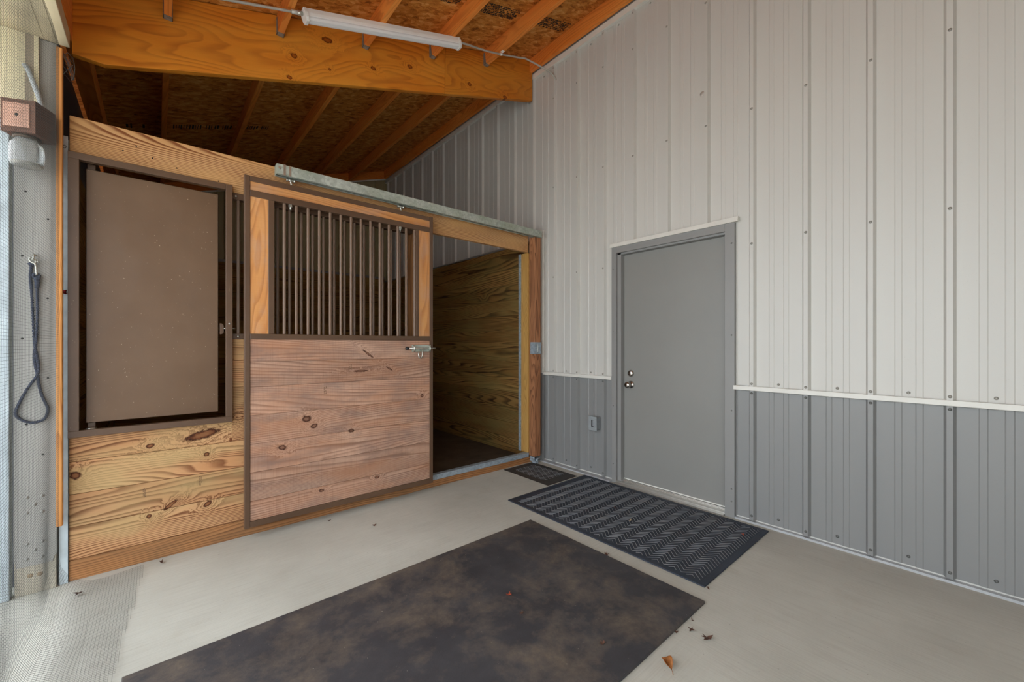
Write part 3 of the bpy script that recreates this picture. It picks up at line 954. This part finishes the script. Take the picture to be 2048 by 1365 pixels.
# slide bolt
lb = MB().box(1.594, 1.768, y0 - .004, y0 + .004, 1.203, 1.257).build('latch_plate', m_track, sd, bevel=.001)
MB().tube([(1.556, y0 - .014, 1.230), (1.806, y0 - .014, 1.230)], .0065, 10).build('latch_rod', m_zinc, lb)
MB().tube([(1.532, y0 - .014, 1.230), (1.558, y0 - .014, 1.230)], .0105, 12).build('rod_tip', m_black, lb)
for x in (1.600, 1.748):
    m = MB()
    m.tube([(x + .006, y0 - .006, 1.205), (x + .006, y0 - .018, 1.214), (x + .006, y0 - .022, 1.230), (x + .006, y0 - .018, 1.246), (x + .006, y0 - .006, 1.255)], .006, 8)
    m.build('latch_keeper', m_zinc, lb)
MB().tube([(1.690, y0 - .016, 1.226), (1.681, y0 - .022, 1.215), (1.676, y0 - .024, 1.170), (1.668, y0 - .024, 1.152), (1.657, y0 - .024, 1.147), (1.647, y0 - .024, 1.154), (1.642, y0 - .024, 1.172), (1.640, y0 - .022, 1.205)], .0052, 10).build('pull_loop', m_zinc, lb)

# track
tr = thing('door_track', (1.85, 3.105, 2.398), 'galvanised box track along the top of the sliding door', 'track')
m = MB()
ty0, ty1, tz0, tz1 = 3.074, 3.140, 2.400, 2.468
m.box(.600, 3.090, ty0, ty0 + .003, tz0, tz1).box(.600, 3.090, ty1 - .003, ty1, tz0, tz1).box(.600, 3.090, ty0, ty1, tz1 - .003, tz1)
m.box(.600, 3.090, ty0, ty0 + .022, tz0, tz0 + .003).box(.600, 3.090, ty1 - .022, ty1, tz0, tz0 + .003)
m.build('channel', m_track, tr, bevel=.0015)
for x in (.640, .672, 1.5, 2.3):
    MB().box(x, x + .014, ty0 - .0015, ty0 + .001, tz0 - .002, tz1 + .0015).box(x, x + .014, ty0, YS - .001, tz1, tz1 + .002).build('track_bracket', m_zinc if x < 1 else m_track, tr)
MB().lathe((.617, ty0, 2.440), (0, -1, 0), [(.010, 0), (.009, .004), (.001, .005)], 6, False).build('end_bolt', m_zinc, tr)
MB().box(.6005, .603, ty0 + .003, ty1 - .003, tz0 + .003, tz1 - .003).build('end_stop', m_track, tr)

# right jamb of the opening
jp = thing('stop_post', (3.047, 3.137, .075), 'reddish brown timber post at the right of the stall opening by the metal wall', 'post')
MB().box(3.004, 3.090, 3.094, 3.182, .078, 2.399, 2).build('timber', m_jamb, jp, bevel=.004)
m = MB().box(2.999, 3.094, 3.0895, 3.0935, 1.162, 1.287).box(2.9995, 3.0035, 3.0895, 3.160, 1.162, 1.287)
ct = m.build('catch_plate', m_galv, jp, bevel=.001)
MB().tube([Vector((3.032 + .012 * math.cos(a), 3.0885, 1.224 + .048 * math.sin(a))) for a in [(-70 + i * 14) * math.pi / 180 for i in range(11)]], .0022, 6).build('catch_slot', m_zinc, ct)
m = MB().box(3.000, 3.080, 3.098, 3.165, .050, .054).box(3.000, 3.004, 3.098, 3.165, .028, .074).lathe((3.03, 3.09, .034), (0, 0, 1), [(.014, 0), (.014, .016)], 14)
m.box(3.02, 3.06, 3.10, 3.16, .0, .05)
m.build('stay_roller', m_galv, jp)
bj = thing('opening_jamb', (3.01, 3.24, .1), 'yellow timber jamb with galvanised edge inside the right of the stall opening', 'jamb')
MB().box(2.989, 3.09, YS + .001, 3.292, .107, 2.244, 2).build('timber', m_jamb2, bj, bevel=.003)
MB().box(2.982, 3.09, 3.293, 3.328, .107, 2.244).build('edge_channel', m_galv, bj, bevel=.001)
sb = tag(MB().box(1.64, 3.06, YS + .002, YS + .045, 0, .060, 0).build('sill_board', m_sill, bevel=.003),
         'worn wooden sill board under the galvanised strip at the stall opening', 'board')
tag(MB().box(1.64, 3.003, YS - .001, YS + .055, .0605, .106).build('sill_channel', m_galv, bevel=.003),
    'galvanised channel strip across the foot of the stall opening', 'channel')

# ------------------------------------------------------------------ left post group
ps = thing('timber_post', (-.465, 3.22, 0), 'square grey metal clad post with pale timber foot at the left', 'post')
MB().box(-.535, -.3945, 3.152, 3.29, 0, 2.818, 2).build('timber', m_postwood, ps, bevel=.003)
m = MB()
m.prism([(-.537, 3.1515, .176), (-.531, 3.1515, .170), (-.528, 3.1515, .144), (-.406, 3.1515, .144), (-.404, 3.1515, .160), (-.400, 3.1515, .172), (-.393, 3.1515, .178), (-.393, 3.1515, 2.8185), (-.537, 3.1515, 2.8185)], (0, -.0035, 0))
m.box(-.3940, -.3925, 3.150, 3.28, .178, 2.8185)
cl = m.build('metal_cladding', m_post, ps)
rv = MB().lathe((-.494, 3.148, .492), (0, -1, 0), [(.0085, 0), (.0085, .001), (.004, .0018), (.0035, .0045), (.001, .005)], 12).build('rivet', m_post, ps)
for (x, z) in ((-.442, .49), (-.468, .451), (-.494, .413), (-.442, .41), (-.493, .258), (-.442, .259), (-.468, .221), (-.495, .182), (-.443, .18)):
    copy_part(rv, (x + .494, 0, z - .492))
nh = MB().lathe((-.509, 3.148, 1.705), (0, -1, 0), [(.0048, 0), (.004, .0015)], 8).build('nail_head', m_dark, ps)
for (x, z) in ((-.423, 1.905), (-.424, 1.499), (-.509, 1.291), (-.423, 1.089), (-.498, 2.03), (-.44, .70), (-.495, .86)):
    copy_part(nh, (x + .509, 0, z - 1.705))
for (x, z) in ((-.483, .094), (-.451, .092)):
    MB().lathe((x, 3.1525, z), (0, -1, 0), [(.011, 0), (.011, .0006), (.003, .0008)], 14).build('counterbore', plain('counterbore_brown', lin(150, 130, 104), .8), ps)
tag(MB().box(-.625, -.548, 3.135, 3.20, 0, 2.36).build('side_channel', m_galvpale, bevel=.003), 'pale blue galvanised upright left of the grey post at the picture edge', 'channel')
up = thing('corner_cladding', (-.56, 3.13, 2.32), 'cream metal cladding with tan strip above the wooden bee trap', 'cladding')
MB().box(-.66, -.497, 3.136, 3.1465, 2.37, 2.818).build('cream_panel', m_panel, up)
MB().box(-.497, -.467, 3.132, 3.1465, 2.37, 2.818).build('tan_strip', m_tan, up)
MB().box(-.467, -.452, 3.128, 3.1465, 2.37, 2.818).build('cream_strip', m_panel, up)
# cedar batten
tag(MB().box(-.391, -.3675, 3.108, 3.1365, .325, 2.79, 2).build('cedar_batten', m_batten, bevel=.004), 'narrow orange cedar batten running up beside the grey post', 'batten')
# red twine
m = MB()
for i in range(5):
    rr = random.Random(i)
    m.tube([Vector((-.369 + rr.uniform(-.006, .010), 3.160 + rr.uniform(-.008, .006), 1.540 + rr.uniform(-.014, .014))) for _ in range(5)], .0032, 6)
tag(m.build('twine_knot', m_red), 'small red twine knot between the cedar batten and the channel', 'twine')

# rope and hook
rp = thing('lead_rope', (-.465, 3.128, .869), 'navy rope hanging in a long loop from the hook on the grey post', 'rope')
R1 = [(-.476, 1.655), (-.480, 1.60), (-.4765, 1.541), (-.472, 1.42), (-.467, 1.277), (-.458, 1.206), (-.452, 1.150), (-.457, 1.106), (-.491, 1.037), (-.517, .968), (-.528, .921), (-.515, .892), (-.487, .872),
      (-.458, .869), (-.431, .885), (-.421, .930), (-.430, .965), (-.443, 1.010), (-.452, 1.060), (-.456, 1.110), (-.463, 1.156), (-.466, 1.21), (-.460, 1.288), (-.456, 1.421), (-.457, 1.531), (-.4585, 1.60)]
def smooth_path(p, n=6):
    out = []
    for i in range(len(p) - 1):
        a, b, c, d = p[max(i - 1, 0)], p[i], p[i + 1], p[min(i + 2, len(p) - 1)]
        for j in range(n):
            t = j / n
            out.append(tuple(.5 * ((2 * b[k]) + (-a[k] + c[k]) * t + (2 * a[k] - 5 * b[k] + 4 * c[k] - d[k]) * t * t + (-a[k] + 3 * b[k] - 3 * c[k] + d[k]) * t ** 3) for k in range(len(b))))
    out.append(p[-1])
    return out
pts = smooth_path([(x, 3.136 - (.006 if i in range(5, 8) else 0) - .004 * (i > 18), z) for i, (x, z) in enumerate(R1)], 10)
# three twisted strands
m = MB()
L = 0; acc = [0]
for a, b in zip(pts, pts[1:]):
    L += (Vector(b) - Vector(a)).length; acc.append(L)
for s in range(3):
    q = []
    for i, p in enumerate(pts):
        d = (Vector(pts[min(i + 1, len(pts) - 1)]) - Vector(pts[max(i - 1, 0)])).normalized()
        a = d.cross(Vector((0, 1, 0))).normalized(); b = a.cross(d)
        ph = acc[i] / .030 * 2 * math.pi + s * 2.094
        q.append(Vector(p) + a * (.0033 * math.cos(ph)) + b * (.0033 * math.sin(ph)))
    m.tube(q, .0038, 6)
m.build('rope', m_rope, rp)
m = MB()
for s in range(3):
    m.tube([Vector((-.459 + .011 * math.cos(a + s), 3.130 + .005 * math.sin(a * 2 + s), 1.606 + (.013 - s * .003) * math.sin(a))) for a in [i * math.pi / 7 for i in range(14)]], .0052, 6, closed=True)
m.tube([(-.4575, 3.13, 1.60), (-.456, 3.131, 1.575), (-.458, 3.131, 1.545)], [.011, .010, .008], 8)
m.build('knot', m_rope, rp)
m = MB().tube([(-.488, 3.13, 1.664), (-.474, 3.128, 1.668), (-.462, 3.13, 1.660)], [.004, .0085, .006], 8).tube([(-.476, 3.13, 1.675), (-.477, 3.13, 1.655)], .008, 8)
m.build('whipped_end', m_rope, rp)
m = MB()
m.tube(smooth_path([(-.466, 3.126, 1.684), (-.478, 3.122, 1.696), (-.481, 3.122, 1.686), (-.475, 3.122, 1.674), (-.464, 3.122, 1.668), (-.4605, 3.124, 1.655), (-.4595, 3.126, 1.635), (-.459, 3.127, 1.612)], 5), .0042, 8)
m.tube([(-.462, 3.122, 1.668), (-.4595, 3.122, 1.690)], .0032, 8).tube([(-.456, 3.122, 1.682), (-.450, 3.122, 1.676)], .0045, 8)
m.build('snap_hook', m_zinc, rp)
tag(MB().tube(smooth_path([(-.466, 3.148, 1.712), (-.466, 3.128, 1.715), (-.466, 3.116, 1.704), (-.467, 3.116, 1.692), (-.467, 3.126, 1.684), (-.467, 3.136, 1.688)], 5), .0042, 8).build('screw_hook', m_zinc), 'zinc screw hook on the grey post holding the navy rope', 'hook')

# bee trap
tb = thing('bee_trap', (-.471, 3.0445, 2.126), 'dark wooden bee trap block with glass jar beneath, by the grey post', 'trap')
ang = math.radians(-24.6)
Mt = Matrix.Translation((-.471, 3.0445, 0)) @ Matrix.Rotation(ang, 4, 'Z')
blk = MB().box(-.0645, .0645, -.061, .061, 2.267, 2.423, 0, M=Mt).build('block', m_trapwood, tb, bevel=.002)
MB().box(-.054, .044, -.0635, -.060, 2.291, 2.402, 0, M=Mt).build('face_plug', m_trapface, blk)
q = Mt @ Vector((-.004, -.0633, 2.348)); d = (Mt.to_3x3() @ Vector((0, -1, 0)))
MB().lathe(q, d, [(.0075, 0), (.0065, .001)], 14).build('entry_hole', m_dark, blk)
MB().lathe((-.476, 3.040, 2.2665), (0, 0, -1), [(.046, 0), (.046, .014), (.043, .015)], 28).build('jar_lid', plain('jar_ring', lin(96, 80, 66), .5, .5), tb)
m = MB().lathe((-.476, 3.040, 2.254), (0, 0, -1), [(.040, 0), (.041, .010), (.055, .026), (.058, .040), (.058, .110), (.054, .124), (.046, .130), (.0, .130)], 32)
m.lathe((-.476, 3.040, 2.254), (0, 0, -1), [(.037, .002), (.038, .012), (.052, .028), (.055, .042), (.055, .108), (.051, .120), (.044, .126), (.0, .126)], 32)
jar = m.build('jar', m_glass, tb)
MB().lathe((-.476, 3.040, 2.1325), (0, 0, 1), [(.040, 0), (.046, .004), (.046, .008), (.0, .009)], 24).build('jar_litter', plain('jar_litter', lin(190, 176, 140), .8, var=.15, scale=80), tb)
MB().box(-.475, -.455, 3.10, 3.1475, 2.34, 2.36).build('bracket', m_wire, tb)
# grey tube
tag(MB().tube(smooth_path([(-.497, 3.118, 2.652), (-.484, 3.112, 2.628), (-.466, 3.106, 2.568), (-.447, 3.100, 2.50), (-.437, 3.094, 2.452), (-.434, 3.090, 2.4235)], 5), .0105, 12).build('grey_tube', m_pvc),
    'short bent grey tube standing up behind the wooden bee trap', 'tube')
# wad of poultry wire at the top
m = MB(); rnd = random.Random(3)
for i in range(9):
    a = -.6 + i * .15
    m.tube([Vector((-.372 + .030 * math.sin(t * 1.4 + a) + .012 * i / 9, 3.20 + .02 * math.cos(t * 2 + i), 2.80 - t * .085 + .012 * math.sin(3 * t + i))) for t in [j * .13 for j in range(12)]], .0011, 4)
for i in range(9):
    z = 2.80 - i * .015
    m.tube([Vector((-.405 + j * .008, 3.20 + .022 * math.sin(j * .8 + i), z + .008 * math.sin(j * 1.3 + i))) for j in range(9)], .0011, 4)
tag(m.build('poultry_wire', m_wire), 'crumpled poultry wire wad under the left end of the beam', 'wire')

# ------------------------------------------------------------------ insect net curtain along the open side
def net_point(y, s):
    """s: length down the curtain from its top edge; bends out on the floor"""
    drop = 2.80
    wave = .004 * math.sin(y * 9 + s * 1.3) * (1 if s < 2.3 else 1.5)
    if s < drop - .16:
        z = 2.80 - s
        x = -.379 + wave * max(0.05, min(1, (3.10 - y) * 4))
    elif s < drop + .06:
        t = (s - (drop - .16)) / .22
        a = t * math.pi / 2
        z = .16 * (1 - math.sin(a)) + .004
        x = -.379 + .14 * (1 - math.cos(a)) + wave
    else:
        q = s - drop - .06
        x = -.379 + .14 + q
        z = .004 + .010 * max(0, math.sin(y * 6.0 + q * 9.0)) + .005 * max(0, math.sin(q * 27 + y * 3))
    return Vector((x, y, z))
m = MB()
S = 2.80 + .06 + .155
YC0, YC1 = 1.55, 3.1065
cell = .0115
n_y = int((YC1 - YC0) / cell)
def edge_s(y):
    return 2.86 + .112 + max(0, y - 2.1) * .08 + .004 * math.sin(y * 15)
svals = [0, .3, .7, 1.1, 1.5, 1.9, 2.2, 2.45, 2.62, 2.68, 2.74, 2.80, 2.86] 
for i in range(n_y + 1):
    y = YC0 + i * cell
    ss = svals + [2.86 + k * .02 for k in range(1, int((edge_s(y) - 2.86) / .02) + 1)]
    m.tube([net_point(y, s) for s in ss], .00042, 3, caps=False)
s = .005
while s < 3.06:
    ys = [YC0 + k * (YC1 - YC0) / (14 if s < 2.6 else 40) for k in range((14 if s < 2.6 else 40) + 1)]
    ys = [y for y in ys if s <= edge_s(y)]
    if len(ys) > 2: m.tube([net_point(y, s) for y in ys], .00042, 3, caps=False)
    s += cell
net = m.build('net_curtain', m_net)
tag(net, 'fine dark net curtain hanging at the left and spreading onto the floor', 'net', kind=None)

# ------------------------------------------------------------------ mats
big = MB().box(-.10, 2.012, .886, 2.116, .0, .014).build('stall_mat', m_rubber, bevel=.003)
tag(big, 'large flat dusty black rubber mat in the middle of the floor', 'mat')
cm = thing('doormat', (2.62, 1.73, 0), 'dark blue black chevron rubber mat in front of the grey door', 'mat')
cx0, cx1, cy0, cy1 = 2.140, 3.108, .945, 2.515
MB().box(cx0, cx1, cy0, cy1, 0.0005, .006).build('base', m_chev, cm, bevel=.002)
m = MB()
m.box(cx0, cx0 + .030, cy0, cy1, .006, .009).box(cx1 - .030, cx1, cy0, cy1, .006, .009).box(cx0 + .03, cx1 - .03, cy0, cy0 + .030, .006, .009).box(cx0 + .03, cx1 - .03, cy1 - .030, cy1, .006, .009)
m.build('raised_border', m_chev, cm, bevel=.0015)
m = MB()
rib = .0021; P = .104
ix0, ix1, iy0, iy1 = cx0 + .042, cx1 - .042, cy0 + .042, cy1 - .042
def clipseg(a, b):
    """clip the segment to the mat field in x"""
    (xa, ya), (xb, yb) = a, b
    pts = []
    t0, t1 = 0.0, 1.0
    dx = xb - xa
    for lo, hi in ((ix0, ix1),):
        if dx > 0:
            t0 = max(t0, (lo - xa) / dx); t1 = min(t1, (hi - xa) / dx)
        else:
            t0 = max(t0, (hi - xa) / dx); t1 = min(t1, (lo - xa) / dx)
    if t1 - t0 < .05: return None
    return ((xa + dx * t0, ya + (yb - ya) * t0), (xa + dx * t1, ya + (yb - ya) * t1))
nz = int((iy1 - iy0) / (P / 2))
x = ix0 - .06
while x < ix1 + .03:
    for k in range(nz):
        ya = iy0 + k * P / 2; yb = ya + P / 2
        xa, xb = (x, x + .052) if k % 2 == 0 else (x + .052, x)
        cseg = clipseg((xa, ya), (xb, yb))
        if not cseg: continue
        (xa, ya), (xb, yb) = cseg
        d = Vector((xb - xa, yb - ya, 0)).normalized(); n = Vector((-d.y, d.x, 0))
        A = Vector((xa, ya, .0058)); B = Vector((xb, yb, .0058))
        hgt = Vector((0, 0, .0032))
        poly = [A + n * rib, A + n * rib * .45 + hgt, A - n * rib * .45 + hgt, A - n * rib]
        m.prism(poly, B - A)
    x += .031
m.build('chevron_ribs', m_ridge, cm, flat=True)
sm = thing('doormat', (2.84, 2.86, 0), 'small black diamond pattern rubber mat in the corner by the stall opening', 'mat')
MB().box(2.632, 3.035, 2.545, 3.160, 0.0003, .005).build('base', m_mat2, sm, bevel=.002)
m = MB()
def lines(m, x0, x1, y0, y1, step, w, z0, h):
    for sgn in (1, -1):
        c = -2.0
        while c < 2.0:
            # line: x - xm = sgn*(y - ym)*.62 + c
            xm, ym = (x0 + x1) / 2, (y0 + y1) / 2
            k = .62 * sgn
            ys = sorted([ym + (x0 - xm - c) / k, ym + (x1 - xm - c) / k])
            ya, yb = max(ys[0], y0), min(ys[1], y1)
            if yb - ya > .02:
                A = Vector((xm + c + k * (ya - ym), ya, z0)); B = Vector((xm + c + k * (yb - ym), yb, z0))
                d = (B - A).normalized(); n = Vector((-d.y, d.x, 0)); hg = Vector((0, 0, h))
                m.prism([A + n * w, A + n * w * .5 + hg, A - n * w * .5 + hg, A - n * w], B - A)
            c += step
lines(m, 2.70, 2.98, 2.66, 3.08, .048, .0022, .0049, .002)
m.build('diamond_ribs', m_ridge, sm, flat=True)

# ------------------------------------------------------------------ leaf litter
def leaf(name, loc, length, width, rot, curl, mat, label, group=None, stem=.25):
    t = thing(name, loc, label, 'leaf', group)
    nL, nW = 12, 6
    vs = []; fs = []
    Mr = Matrix.Rotation(rot, 3, 'Z')
    for i in range(nL + 1):
        s = i / nL
        w = width * (math.sin(math.pi * min(1, s ** .8)) ** .8 * (.55 + .45 * math.sin(s * 3.1)) + .02)
        for j in range(nW + 1):
            u = (j / nW - .5) * 2
            p = Vector(((s - .5) * length, u * w / 2, curl * (abs(u) ** 1.7) * w + .006 + .014 * length / .07 * math.sin(s * math.pi) * curl * .5 + .002 * math.sin(9 * s + 3 * u)))
            vs.append(Vector(loc) + Mr @ p)
    for i in range(nL):
        for j in range(nW):
            a = i * (nW + 1) + j
            fs.append((a, a + 1, a + nW + 2, a + nW + 1))
    m = MB(); m.quadset(vs, fs, 0, .5, True)
    o = m.build('blade', mat, t)
    md = o.modifiers.new('thick', 'SOLIDIFY'); md.thickness = .0008
    A = Vector(loc) + Mr @ Vector((-.5 * length, 0, .006)); B = Vector(loc) + Mr @ Vector((-(.5 + stem) * length, .08 * length, .002))
    MB().tube([A, (A + B) / 2 + Vector((0, 0, .004)), B], .0011, 6).build('stem', mat, t)
    return t
leaf('dry_leaf', (1.512, .815, 0), .066, .040, math.radians(62), .55, m_leaf, 'tan dry leaf lying on bare concrete near the bottom edge of the picture')
def crumb(name, loc, size, mat, label, n=6, seed=1, z0=0.0, group=None):
    rnd = random.Random(seed); m = MB()
    for i in range(n):
        a = rnd.uniform(0, 6.28); r = rnd.uniform(.1, .5) * size
        p = Vector((loc[0], loc[1], z0 + .0025))
        c = p + Vector((math.cos(a) * r * .4, math.sin(a) * r * .4, rnd.uniform(.0, .15) * size))
        d = Vector((math.cos(a) * size * .5, math.sin(a) * size * .5, rnd.uniform(0, .35) * size))
        s = Vector((-math.sin(a), math.cos(a), rnd.uniform(-.4, .4))) * size * rnd.uniform(.10, .22)
        m.quadset([c - d * .5 - s * .3, c + s, c + d - s * .2, c + d * .4 - s, c - d * .2 - s * .8], [(0, 1, 2, 3, 4)], 0, .5)
    z = min(p.z for p in m.v)
    for i in range(len(m.v)): m.v[i].z += z0 + .0008 - z
    o = m.build(name, mat)
    md = o.modifiers.new('thick', 'SOLIDIFY'); md.thickness = .0012
    return tag(o, label, 'leaf', group)
crumb('leaf_scrap', (1.776, .772), .036, m_leaf2, 'brown crumpled leaf clump on concrete right of the large rubber mat', 9, 2)
crumb('leaf_scrap', (1.777, .844), .024, m_leaf2, 'dark spiky leaf scrap between leaf clump and rubber mat corner', 7, 3)
crumb('leaf_scrap', (1.712, .880), .018, m_leaf2, 'small brown leaf scrap touching the right edge of the large rubber mat', 5, 4)
crumb('leaf_scrap', (1.845, .872), .017, m_leaf2, 'thin curled brown sliver on concrete above the spiky leaf scrap', 2, 14)
crumb('leaf_scrap', (1.138, 2.772), .024, m_leaf2, 'dark leaf scrap on bare concrete in front of the sliding door', 6, 5)
crumb('leaf_scrap', (1.321, 1.545), .026, m_redleaf, 'reddish leaf scrap near the middle of the large rubber mat', 5, 6, .0145)
crumb('leaf_scrap', (1.275, 1.398), .022, m_leaf2, 'black leaf scrap on the large rubber mat nearer the camera', 5, 7, .0145)
crumb('leaf_scrap', (1.398, 1.035), .024, m_leaf2, 'pale brown scrap on the large rubber mat by its right near edge', 5, 8, .0145)
crumb('leaf_scrap', (2.030, 1.475), .030, m_leaf2, 'twiggy brown scrap in the gap between the two large mats', 6, 9)
crumb('leaf_scrap', (2.536, 1.644), .028, m_straw, 'straw coloured scrap on the chevron mat', 4, 10, .0105)
crumb('leaf_scrap', (2.641, 1.843), .024, m_leaf2, 'dark red brown scrap on the far half of the chevron mat', 5, 11, .0105)
crumb('leaf_scrap', (2.899, 1.028), .022, m_redleaf, 'orange red leaf scrap near the right corner of the chevron mat', 5, 12, .0105)
crumb('leaf_scrap', (2.145, .925), .020, m_leaf2, 'tiny dark scrap by the near corner of the chevron mat', 4, 13)
crumb('leaf_scrap', (-.30, 2.98), .035, m_leaf2, 'dark scrap at the foot of the grey post', 6, 15, .006)
crumb('leaf_scrap', (.02, 3.10), .030, m_leaf2, 'dark leaf scrap at the foot of the yellow planks', 5, 16, .004)
crumb('leaf_scrap', (.93, 3.06), .020, m_leaf2, 'tiny brown scrap just below the sliding door', 4, 17)

# ------------------------------------------------------------------ unseen end wall, added to block and bounce light
structure(MB().box(-.7, XW, YN - .12, YN, 0, 4.3).build('wall_near', m_wall))

# ------------------------------------------------------------------ light
w = D.worlds.new('sky'); bpy.context.scene.world = w
w.use_nodes = True
nt = w.node_tree; nt.nodes.clear()
bg = nt.nodes.new('ShaderNodeBackground'); ow = nt.nodes.new('ShaderNodeOutputWorld')
tc = nt.nodes.new('ShaderNodeTexCoord'); sx = nt.nodes.new('ShaderNodeSeparateXYZ'); rp_ = nt.nodes.new('ShaderNodeValToRGB')
nt.links.new(tc.outputs['Generated'], sx.inputs[0]); nt.links.new(sx.outputs[2], rp_.inputs[0])
e = rp_.color_ramp.elements
e[0].position = 0.0; e[0].color = (.80, .86, .92, 1); e[1].position = .7; e[1].color = (.86, .93, 1.0, 1)
nt.links.new(rp_.outputs[0], bg.inputs[0]); bg.inputs[1].default_value = 2.0
nt.links.new(bg.outputs[0], ow.inputs[0])
sun = D.lights.new('sun', 'SUN'); sun.energy = 4.5; sun.angle = math.radians(6); sun.color = (1, .98, .95)
so_ = D.objects.new('sun', sun); C.objects.link(so_)
so_.rotation_euler = Vector((-.15, .55, -.82)).to_track_quat('-Z', 'Y').to_euler()

sc_ = bpy.context.scene
sc_.view_settings.view_transform = 'Standard'
sc_.view_settings.look = 'None'
sc_.view_settings.gamma = 1.0
sc_.view_settings.use_curve_mapping = False
sc_.view_settings.exposure = 1.15
sc_.cycles.max_bounces = 10
sc_.cycles.diffuse_bounces = 8
sc_.cycles.glossy_bounces = 4
sc_.cycles.use_denoising = True
sc_.cycles.sample_clamp_indirect = 6.0
for o in D.objects:
    if '_base' in o: del o['_base']
